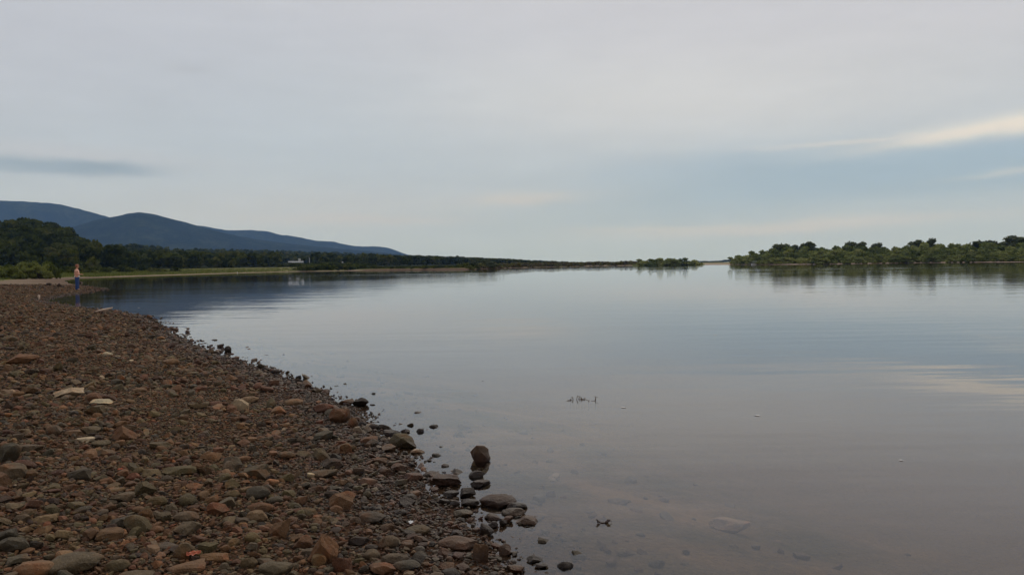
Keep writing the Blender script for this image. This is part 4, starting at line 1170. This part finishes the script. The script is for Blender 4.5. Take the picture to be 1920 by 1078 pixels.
# clumping: bare gravel patches between stony ones
cl = wob(S[:, 0], S[:, 1], 0.9, 0.5) + 0.6 * wob(S[:, 0], S[:, 1], 2.7, 2.5)
S = S[~((S[:, 3] > 0.038) & (rng.random(len(S)) < sst(-0.1, 0.55, cl) * 0.85))]
# keep clear of the placed stones
ok = np.ones(len(S), bool)
for (px, py, w, ph, hx, hy, wm) in heroP:
    dd = np.hypot(S[:, 0] - hx, S[:, 1] - hy)
    ok &= ~((dd < wm * 0.42 + S[:, 3] * 0.30) & (S[:, 3] > 0.03))
    # do not hide a placed stone behind a big loose one
    P_ = np.array([hx, hy]); t = (S[:, 0] * hx + S[:, 1] * hy) / (hx * hx + hy * hy)
    lat = np.hypot(S[:, 0] - t * hx, S[:, 1] - t * hy)
    ok &= ~((t < 1) & (t > 1 - (0.22 / math.hypot(hx, hy) * (math.hypot(hx, hy) / 7))) & (lat < wm * 0.5) & (S[:, 3] > max(0.05, 0.45 * wm)))
S = S[ok]
# thin out overlaps between the bigger ones
order = np.argsort(-S[:, 3]); S = S[order]
grid = {}; keepi = []
for i in range(len(S)):
    x, y, z, s, d = S[i]
    if s < 0.036: keepi.append(i); continue
    gx, gy = int(x // 0.2), int(y // 0.2); bad = False
    for ax in (-1, 0, 1):
        for ay in (-1, 0, 1):
            for (qx, qy, qs) in grid.get((gx + ax, gy + ay), ()):
                if (qx - x) ** 2 + (qy - y) ** 2 < (0.37 * (qs + s)) ** 2: bad = True; break
            if bad: break
        if bad: break
    if not bad:
        grid.setdefault((gx, gy), []).append((x, y, s)); keepi.append(i)
S = S[keepi]
px, py, dp = proj(S[:, :3])
infr = (dp > 0) & (px > -10) & (px < 1930) & (py > 480) & (py < 1085)
psize = np.where(infr, S[:, 3] * F / np.maximum(dp, .1), 0)
order = np.argsort(-psize)
NIND = 300 - len(HERO)
indi = order[:NIND]
CN = ['brown', 'grey', 'olive', 'red-brown', 'ochre', 'dark', 'pale', 'tan', 'slate']
CW = np.array([0.27, 0.15, 0.20, 0.13, 0.025, 0.09, 0.004, 0.06, 0.077]); CW /= CW.sum()
ci = rng.choice(len(CN), len(S), p=CW)
PALA = np.array([PAL[c] for c in CN])
used = {}
for j in indi:
    x, y, z, s, d = S[j]; v = random.randrange(12); cn = CN[ci[j]]
    ax, ay, az_ = s * random.uniform(0.95, 1.3), s * random.uniform(0.7, 1.0), s * random.uniform(0.42, 0.78)
    o = link('stone', MESH_VAR[v], None, (x, y, z + az_ * random.uniform(0.12, 0.34)), (random.uniform(-.28, .28), random.uniform(-.28, .28), random.uniform(0, 6.28)), (ax, ay, az_))
    o.color = col_jit(PAL[cn], 0.36)
    sz = 'small' if psize[j] < 26 else 'mid-sized' if psize[j] < 33 else 'large'
    hd = np.hypot(HP[:, 0] - px[j], HP[:, 1] - py[j]) + np.array([0 if p[3] else 1e6 for p in heroP])
    for k in np.argsort(hd)[:6]:
     k = int(k); dx, dy = px[j] - HP[k, 0], py[j] - HP[k, 1]
     dist_w = 'just' if hd[k] < 45 else 'not far' if hd[k] < 90 else 'well'
     dirn = ('right of' if dx > 0 else 'left of') if abs(dx) > abs(dy) * 1.6 else (('below' if dy > 0 else 'above') if abs(dy) > abs(dx) * 1.6 else (('below' if dy > 0 else 'above') + ('-right of' if dx > 0 else '-left of')))
     colw = 'pale' if cn == 'tan' else cn.replace('slate', 'slate-grey')
     lab = f'{sz} {STY[v]} {colw} stone {dist_w} {dirn} the {heroP[k][3]}'
     if lab not in used: break
    used[lab] = 1
    tag(o, lab, 'stone', GS)
# remaining stones as stuff, geometry-node instances
vcol = bpy.data.collections.new('stone_shapes')
for i, s in enumerate(['angular', 'flat', 'round', 'block', 'wedge', 'angular', 'angular', 'flat']):
    me = stone_mesh('stone_shape', 400 + i, 2, s, MAT_STONE_I, (0.5, 0.5, 0.5))
    o = bpy.data.objects.new('stone_shape', me); vcol.objects.link(o)
def gn_tree():
    ng = bpy.data.node_groups.new('scatter_stones', 'GeometryNodeTree')
    ng.interface.new_socket('Geometry', in_out='INPUT', socket_type='NodeSocketGeometry')
    ng.interface.new_socket('Geometry', in_out='OUTPUT', socket_type='NodeSocketGeometry')
    N, Lk = ng.nodes, ng.links
    gi, go = N.new('NodeGroupInput'), N.new('NodeGroupOutput')
    ci_ = N.new('GeometryNodeCollectionInfo'); ci_.inputs['Collection'].default_value = vcol
    ci_.inputs['Separate Children'].default_value = True; ci_.inputs['Reset Children'].default_value = True
    iop = N.new('GeometryNodeInstanceOnPoints'); iop.inputs['Pick Instance'].default_value = True
    def attr(nm, typ):
        a = N.new('GeometryNodeInputNamedAttribute'); a.data_type = typ; a.inputs[0].default_value = nm; return a.outputs[0]
    Lk.new(gi.outputs[0], iop.inputs['Points']); Lk.new(ci_.outputs[0], iop.inputs['Instance'])
    Lk.new(attr('pick', 'INT'), iop.inputs['Instance Index'])
    er = N.new('FunctionNodeEulerToRotation'); Lk.new(attr('rot', 'FLOAT_VECTOR'), er.inputs[0]); Lk.new(er.outputs[0], iop.inputs['Rotation'])
    Lk.new(attr('scl', 'FLOAT_VECTOR'), iop.inputs['Scale']); Lk.new(iop.outputs[0], go.inputs[0])
    return ng
NG = gn_tree()
def gravel(name, label, idx):
    P = S[idx]; n = len(P)
    sx = P[:, 3] * rng.uniform(0.95, 1.35, n); sy = P[:, 3] * rng.uniform(0.65, 1.0, n); sz = P[:, 3] * rng.uniform(0.35, 0.8, n)
    V = P[:, :3].copy(); V[:, 2] += sz * rng.uniform(0.12, 0.42, n)
    rot = np.stack([rng.normal(0, 0.3, n), rng.normal(0, 0.3, n), rng.uniform(0, 6.28, n)], 1)
    c = PALA[ci[idx]] * rng.uniform(0.5, 1.5, (n, 1)) * rng.uniform(0.94, 1.06, (n, 3)); c = np.concatenate([c, np.ones((n, 1))], 1)
    me = bpy.data.meshes.new(name); me.vertices.add(n); me.vertices.foreach_set('co', V.astype(np.float32).ravel())
    for an, typ, key, val in (('pick', 'INT', 'value', rng.integers(0, 8, n).astype(np.int32)), ('rot', 'FLOAT_VECTOR', 'vector', rot), ('scl', 'FLOAT_VECTOR', 'vector', np.stack([sx, sy, sz], 1)), ('tint', 'FLOAT_COLOR', 'color', c)):
        at = me.attributes.new(an, typ, 'POINT'); at.data.foreach_set(key, np.asarray(val).ravel())
    o = link(name, me); md = o.modifiers.new('scatter', 'NODES'); md.node_group = NG
    tag(o, label, kind='stuff')
rest = order[NIND:]
n0 = len(S)
sub[:, 2] -= sub[:, 3] * 0.12
S = np.concatenate([S, sub]); ci = np.concatenate([ci, rng.choice(len(CN), len(sub), p=CW)])
subi = np.arange(n0, len(S))
subi = subi[(sub[:, 2] + sub[:, 3] * 0.5) < -0.004]
big = rest[S[rest, 3] >= 0.038]; small = rest[S[rest, 3] < 0.038]
print('stones', len(S), len(big), len(small))
gravel('loose_stones', 'brown and grey fist-sized stones covering the beach', big)
gravel('gravel', 'small brown pebbles between the beach stones', small)

gravel('sunken_stones', 'stones lying on the river bed under the shallow water', subi)
# a pale slab under water, far from the beach
x, y = on_plane(1368, 1000, -0.2)
sunk = gh(x, y)
o = link('sunken_stone', stone_mesh('sunken_stone', 777, 4, 'flat', MAT_STONE, (0.5, 0.5, 0.5)), None, (x, y, sunk + 0.03), (0, 0, -0.5), (0.24, 0.15, 0.09))
o.color = (0.36, 0.25, 0.16, 1); tag(o, 'pale tan stone lying under the shallow water at the lower right', 'stone')

# ------------------------------------------------------------------ litter, driftwood, weed
def scrap(name, label, cat, px, py, w, mat, seed, rz=0.3, lift=0.02, asp=0.45, zfix=None):
    rs = random.Random(seed)
    x, y, z = on_ground(px, py)
    if zfix is not None: z = zfix
    D = math.hypot(x, y); wm = w * D / F
    bm = bmesh.new(); n = 7; m = 4; g = []
    for i in range(n):
        row = []
        for j in range(m):
            u, v = i / (n - 1) - .5, j / (m - 1) - .5
            row.append(bm.verts.new((u * wm * (1 + rs.uniform(-.08, .08)), (v + 0.25 * math.sin(u * 4)) * wm * asp * (1 - abs(u) * 0.8), rs.uniform(0, lift) * wm * 6 + 0.15 * wm * (v > 0))))
        g.append(row)
    for i in range(n - 1):
        for j in range(m - 1): bm.faces.new((g[i][j], g[i + 1][j], g[i + 1][j + 1], g[i][j + 1]))
    bmesh.ops.solidify(bm, geom=bm.faces[:], thickness=0.002)
    return tag(link(name, bm_mesh(name, bm, mat), None, (x, y, z + 0.03 if zfix is None else z), (0, 0, rz)), label, cat)
M_ORANGE = simple('orange_plastic', (0.55, 0.14, 0.06), 0.4, 0.1)
M_WHITE = simple('white_plastic', (0.8, 0.8, 0.8), 0.5, 0.05)
M_DRIFT = simple('bleached_wood', (0.52, 0.38, 0.28), 0.85, 0.25, 14)
M_TWIG = simple('wet_twig', (0.05, 0.028, 0.02), 0.6, 0.3)
M_FOAM = simple('foam', (0.5, 0.48, 0.46), 0.9, 0.05)
M_WEED = simple('weed', (0.09, 0.05, 0.028), 0.8, 0.3)
scrap('plastic_scrap', 'torn orange scrap lying between two stones near the bottom left', 'litter', 363, 1052, 24, M_ORANGE, 3, 0.25)
scrap('paper_scrap', 'small white scrap above the olive loaf-shaped stone', 'litter', 771, 990, 11, M_WHITE, 4, 0.8, 0.03, 0.8)
scrap('plastic_scrap', 'tiny orange scrap right of the smooth grey left-edge boulder', 'litter', 226, 889, 9, M_ORANGE, 8, 0.2)
x, y, z = on_ground(195, 589)
D = math.hypot(x, y); L = 28 * D / F
bm = bmesh.new(); bm_tube(bm, [(-L / 2, 0, 0), (-L * .2, 0.01, 0.035), (L * .2, -0.01, 0.07), (L / 2, 0.01, 0.115)], [0.015, 0.03, 0.034, 0.012], 7)
tag(link('driftwood', bm_mesh('driftwood', bm, M_DRIFT, True), None, (x, y, z + 0.08), (0, 0, 0.2)), 'bleached driftwood stick on the gravel near the upper shoreline', 'driftwood')
x, y, z = on_ground(73, 563)
bm = bmesh.new(); bm_tube(bm, [(0, 0, -0.05), (0.01, 0, 0.1), (0, 0.01, 0.22), (0.0, 0.0, 0.25)], [0.035, 0.035, 0.06, 0.03], 8)
tag(link('stake', bm_mesh('stake', bm, M_DRIFT, True), None, (x, y, max(z, 0))), 'short pale stake at the tip of the inlet left of the person', 'stake')
FG = 'white foam flecks drifting on the river'
for (px, py, w, lab) in ((1420, 779, 10, 'brightest white fleck on the water right of the water weed'), (1169, 764, 10, 'faint white fleck close to the water weed'), (1341, 628, 6, 'tiny white fleck in the middle distance of the river'),
                         (1689, 863, 7, 'faint fleck alone at the lower right of the river'), (260, 577, 4, 'white fleck in the dark reflection right of the person'), (905, 714, 4, 'tiny fleck on the open river left of the weed')):
    x, y = on_plane(px, py); D = math.hypot(x, y); wm = w * D / F
    bm = bmesh.new(); bmesh.ops.create_icosphere(bm, subdivisions=2, radius=0.5)
    for v in bm.verts:
        k = 1 + 0.3 * mnoise.noise(v.co * 3 + Vector((px, 0, 0))); v.co = Vector((v.co.x * wm * k, v.co.y * wm * 0.8 * k, v.co.z * 0.006))
    tag(link('foam_fleck', bm_mesh('foam_fleck', bm, M_FOAM, True), None, (x, y, 0.003)), lab, 'foam', FG)
def weed(name, label, cat, px, py, stems, mat, seed):
    rs = random.Random(seed); x0, y0 = on_plane(px, py); D = math.hypot(x0, y0)
    e = link(name, None, None, (x0, y0, 0)); tag(e, label, cat)
    for (dx, h, lean) in stems:
        X = dx * D / F; H = h * D / F; bm = bmesh.new()
        Y = rs.uniform(-.08, .08)
        bm_tube(bm, [(X, Y, -0.1), (X, Y, 0), (X + lean * H * .5, Y, H * .6), (X + lean * H, Y, H)], [0.003, 0.004, 0.0035, 0.002], 5)
        link('stem', bm_mesh('stem', bm, mat, True), e)
        bm = bmesh.new(); q = [(0, 0, 0), (.35, .15, .3), (1, 0, .55), (.6, -.15, .2)]
        s = H * 0.8; vs = [bm.verts.new((X + lean * H * .5 + a * s * (1 if lean >= 0 else -1), Y + b * s, H * .6 + c * s * .6)) for a, b, c in q]
        bm.faces.new(vs); bmesh.ops.solidify(bm, geom=bm.faces[:], thickness=0.0015); link('leaf', bm_mesh('leaf', bm, mat), e)
    return e
e = weed('water_weed', 'thin brown water weed sprigs standing out of the calm river', 'water weed', 1092, 750, [(-22, 3, .3), (-17, 6, -.2), (-10, 8, .25), (-6, 4, .5), (0, 5, -.4), (4, 3, .8), (10, 2, 1), (24, 7, .15), (26, 5, -.1)], M_WEED, 5)
bm = bmesh.new()
rs = random.Random(3)
for _ in range(9):
    X = rs.gauss(-0.03, .09); Y = rs.uniform(-.06, .06); a = rs.uniform(-.5, .5); L = rs.uniform(.01, .03)
    bm_tube(bm, [(X, Y, 0.0), (X + L * math.cos(a), Y + L * math.sin(a), 0.004), (X + 2 * L * math.cos(a), Y + 2 * L * math.sin(a), 0.0)], [.001, .0018, .001], 4)
tag(link('floating_strands', bm_mesh('floating_strands', bm, M_WEED), e))
x, y = on_plane(1132, 980); D = math.hypot(x, y)
e = link('twig', None, None, (x, y, 0)); tag(e, 'dark curled twig with shrivelled leaves floating near the bottom', 'twig')
bm = bmesh.new(); bm_tube(bm, [(-.034, 0, .014), (-.03, 0, .006), (-.01, 0, 0.002), (.012, 0, .004), (.03, 0, .014), (.045, .005, .004)], [.0015, .0025, .003, .003, .0025, .001], 5); link('stem', bm_mesh('stem', bm, M_TWIG, True), e)
for (lx, lz, s) in ((-.028, .008, .009), (.018, .006, .010), (.026, .014, .010), (-.036, .018, .006)):
    bm = bmesh.new(); bmesh.ops.create_icosphere(bm, subdivisions=2, radius=s, matrix=Matrix.Translation((lx, 0, lz)) @ Matrix.Diagonal((1, .6, .8, 1)))
    for v in bm.verts: v.co += Vector((1, .5, 1)) * 0.35 * s * mnoise.noise(v.co * 150)
    link('leaf', bm_mesh('leaf', bm, M_TWIG, True), e)

# ------------------------------------------------------------------ person
def skin(name, verts, edges, radii, mat, sub=2, root=0):
    me = bpy.data.meshes.new(name); me.from_pydata(verts, edges, []); me.update()
    o = bpy.data.objects.new(name, me); COL.objects.link(o)
    sm = o.modifiers.new('s', 'SKIN'); sm.use_smooth_shade = True; sm.branch_smoothing = 0.4
    sv = me.skin_vertices[0].data
    for i, r in enumerate(radii):
        sv[i].radius = r if isinstance(r, tuple) else (r, r)
        sv[i].use_root = (i == root)
    o.modifiers.new('u', 'SUBSURF').levels = sub
    dg = bpy.context.evaluated_depsgraph_get()
    m2 = bpy.data.meshes.new_from_object(o.evaluated_get(dg))
    bpy.data.objects.remove(o); bpy.data.meshes.remove(me)
    m2.name = name; m2.materials.clear(); m2.materials.append(mat)
    m2.polygons.foreach_set('use_smooth', np.ones(len(m2.polygons), bool))
    return m2
def person():
    M_SKIN = simple('skin', (0.55, 0.25, 0.15), 0.6, 0.08, 20); M_SHIRT = simple('pink_shirt_cloth', (0.62, 0.33, 0.23), 0.85, 0.1, 12)
    M_HEM = simple('white_cloth', (0.78, 0.74, 0.72), 0.85, 0.05); M_JEANS = simple('blue_denim', (0.008, 0.032, 0.12), 0.8, 0.15, 30)
    M_HAIR = simple('auburn_hair', (0.26, 0.075, 0.03), 0.6, 0.3, 40); M_SHOE = simple('shoe', (0.10, 0.07, 0.05), 0.7, 0.2); M_EYE = simple('eye', (0.02, 0.02, 0.02), 0.3, 0.0)
    x, y, z = on_ground(145, 544)
    e = link('person', None, None, (x, y, max(z, 0.03)), (0, 0, -math.atan2(x, y) + R(-14))); e.scale = (1.18, 1.12, 1.0); tag(e, 'person in a pinkish shirt and blue trousers standing side-on at the water', 'person')
    V = [(0, 0, .93), (0, 0, 1.12), (-.01, 0, 1.32), (.0, 0, 1.45), (.03, 0, 1.53), (.045, 0, 1.60), (.045, 0, 1.68)]
    E = [(0, 1), (1, 2), (2, 3), (3, 4), (4, 5), (5, 6)]; Rr = [(.15, .11), (.135, .10), (.16, .11), .058, .055, (.075, .085), (.07, .078)]
    for s in (-1, 1):
        b = len(V)
        V += [(-.01, s * .17, 1.39), (-.03, s * .215, 1.14), (.17, s * .15, 1.07), (.235, s * .12, 1.085)]; E += [(2, b), (b, b + 1), (b + 1, b + 2), (b + 2, b + 3)]; Rr += [.055, .042, .03, (.036, .02)]
        for k, (fy, ln) in enumerate(((-.03, .07), (-.01, .082), (.01, .077), (.03, .062))):
            c = len(V); V += [(.27, s * .12 + fy * .9, 1.085), (.27 + ln * .55, s * .12 + fy, 1.075), (.27 + ln * .75, s * .12 + fy, 1.05)]; E += [(b + 3, c), (c, c + 1), (c + 1, c + 2)]; Rr += [.010, .009, .008]
        c = len(V); V += [(.245, s * .12 - s * .035, 1.10), (.275, s * .12 - s * .045, 1.105)]; E += [(b + 3, c), (c, c + 1)]; Rr += [.011, .009]
        b = len(V); V += [(0, s * .09, .85), (.015, s * .10, .48), (-.01, s * .105, .09), (.10, s * .11, .035)]; E += [(0, b), (b, b + 1), (b + 1, b + 2), (b + 2, b + 3)]; Rr += [.085, .058, .04, .035]
    V += [(.125, 0, 1.615)]; E += [(5, len(V) - 1)]; Rr += [.014]
    for s in (-1, 1): V += [(.03, s * .085, 1.61)]; E += [(5, len(V) - 1)]; Rr += [.016]
    link('body', skin('body', V, E, Rr, M_SKIN), e)
    V = [(0, 0, .96), (0, 0, 1.12), (-.01, 0, 1.32), (0, 0, 1.435)]; E = [(0, 1), (1, 2), (2, 3)]; Rr = [(.19, .14), (.175, .13), (.185, .135), .085]
    for s in (-1, 1):
        b = len(V); V += [(-.012, s * .175, 1.38), (-.025, s * .21, 1.24)]; E += [(2, b), (b, b + 1)]; Rr += [.075, .066]
    link('shirt', skin('shirt', V, E, Rr, M_SHIRT), e)
    link('shirt_hem', skin('shirt_hem', [(0.01, 0, .89), (0.01, 0, 1.0)], [(0, 1)], [(.2, .155), (.19, .145)], M_HEM), e)
    V = [(0, 0, .97), (0, 0, .90)]; E = [(0, 1)]; Rr = [(.165, .125), (.17, .13)]
    for s in (-1, 1):
        b = len(V); V += [(0, s * .09, .80), (.012, s * .10, .48), (-.008, s * .105, .10), (-.008, s * .105, .04)]; E += [(1, b), (b, b + 1), (b + 1, b + 2), (b + 2, b + 3)]; Rr += [.11, .09, .082, .082]
    link('trousers', skin('trousers', V, E, Rr, M_JEANS), e)
    for s in (-1, 1): link('shoe', skin('shoe', [(-.05, s * .105, .04), (.06, s * .11, .035), (.15, s * .115, .025)], [(0, 1), (1, 2)], [.05, .045, .035], M_SHOE), e)
    bm = bmesh.new(); bmesh.ops.create_icosphere(bm, subdivisions=3, radius=0.112, matrix=Matrix.Translation((.025, 0, 1.66)) @ Matrix.Diagonal((1.0, .92, 1.08, 1)))
    bmesh.ops.delete(bm, geom=[v for v in bm.verts if (v.co.x > .075 and v.co.z < 1.69) or v.co.z < 1.58], context='VERTS')
    bmesh.ops.solidify(bm, geom=bm.faces[:], thickness=0.02)
    link('hair', bm_mesh('hair', bm, M_HAIR, True), e)
    for s in (-1, 1):
        bm = bmesh.new(); bmesh.ops.create_icosphere(bm, subdivisions=2, radius=.011, matrix=Matrix.Translation((.118, s * .032, 1.645))); link('eye', bm_mesh('eye', bm, M_EYE, True), e)
    bm = bmesh.new(); bm_box(bm, .12, 0, 1.565, .01, .045, .01); link('mouth', bm_mesh('mouth', bm, simple('lips', (.4, .12, .1), .6, .05)), e)
person()

# ------------------------------------------------------------------ air
def haze():
    bm = bmesh.new(); bm_box(bm, 0, 0, (620 - 2.8) / 2, 18400, 18400, 620 + 2.8)
    m, t, out = new_mat('air')
    v = t.node('ShaderNodeVolumePrincipled')
    v.inputs['Color'].default_value = (0.27, 0.50, 1.0, 1)
    v.inputs['Density'].default_value = 6.0e-5
    v.inputs['Anisotropy'].default_value = 0.0
    v.inputs['Absorption Color'].default_value = (1, 1, 1, 1)
    t.l.new(v.outputs[0], out.inputs['Volume'])
    tag(link('haze', bm_mesh('haze', bm, m)), 'thin blue air between the river bank and the mountains', kind='stuff')
haze()
print('objects', len(COL.objects), 'tree things', n_trees)
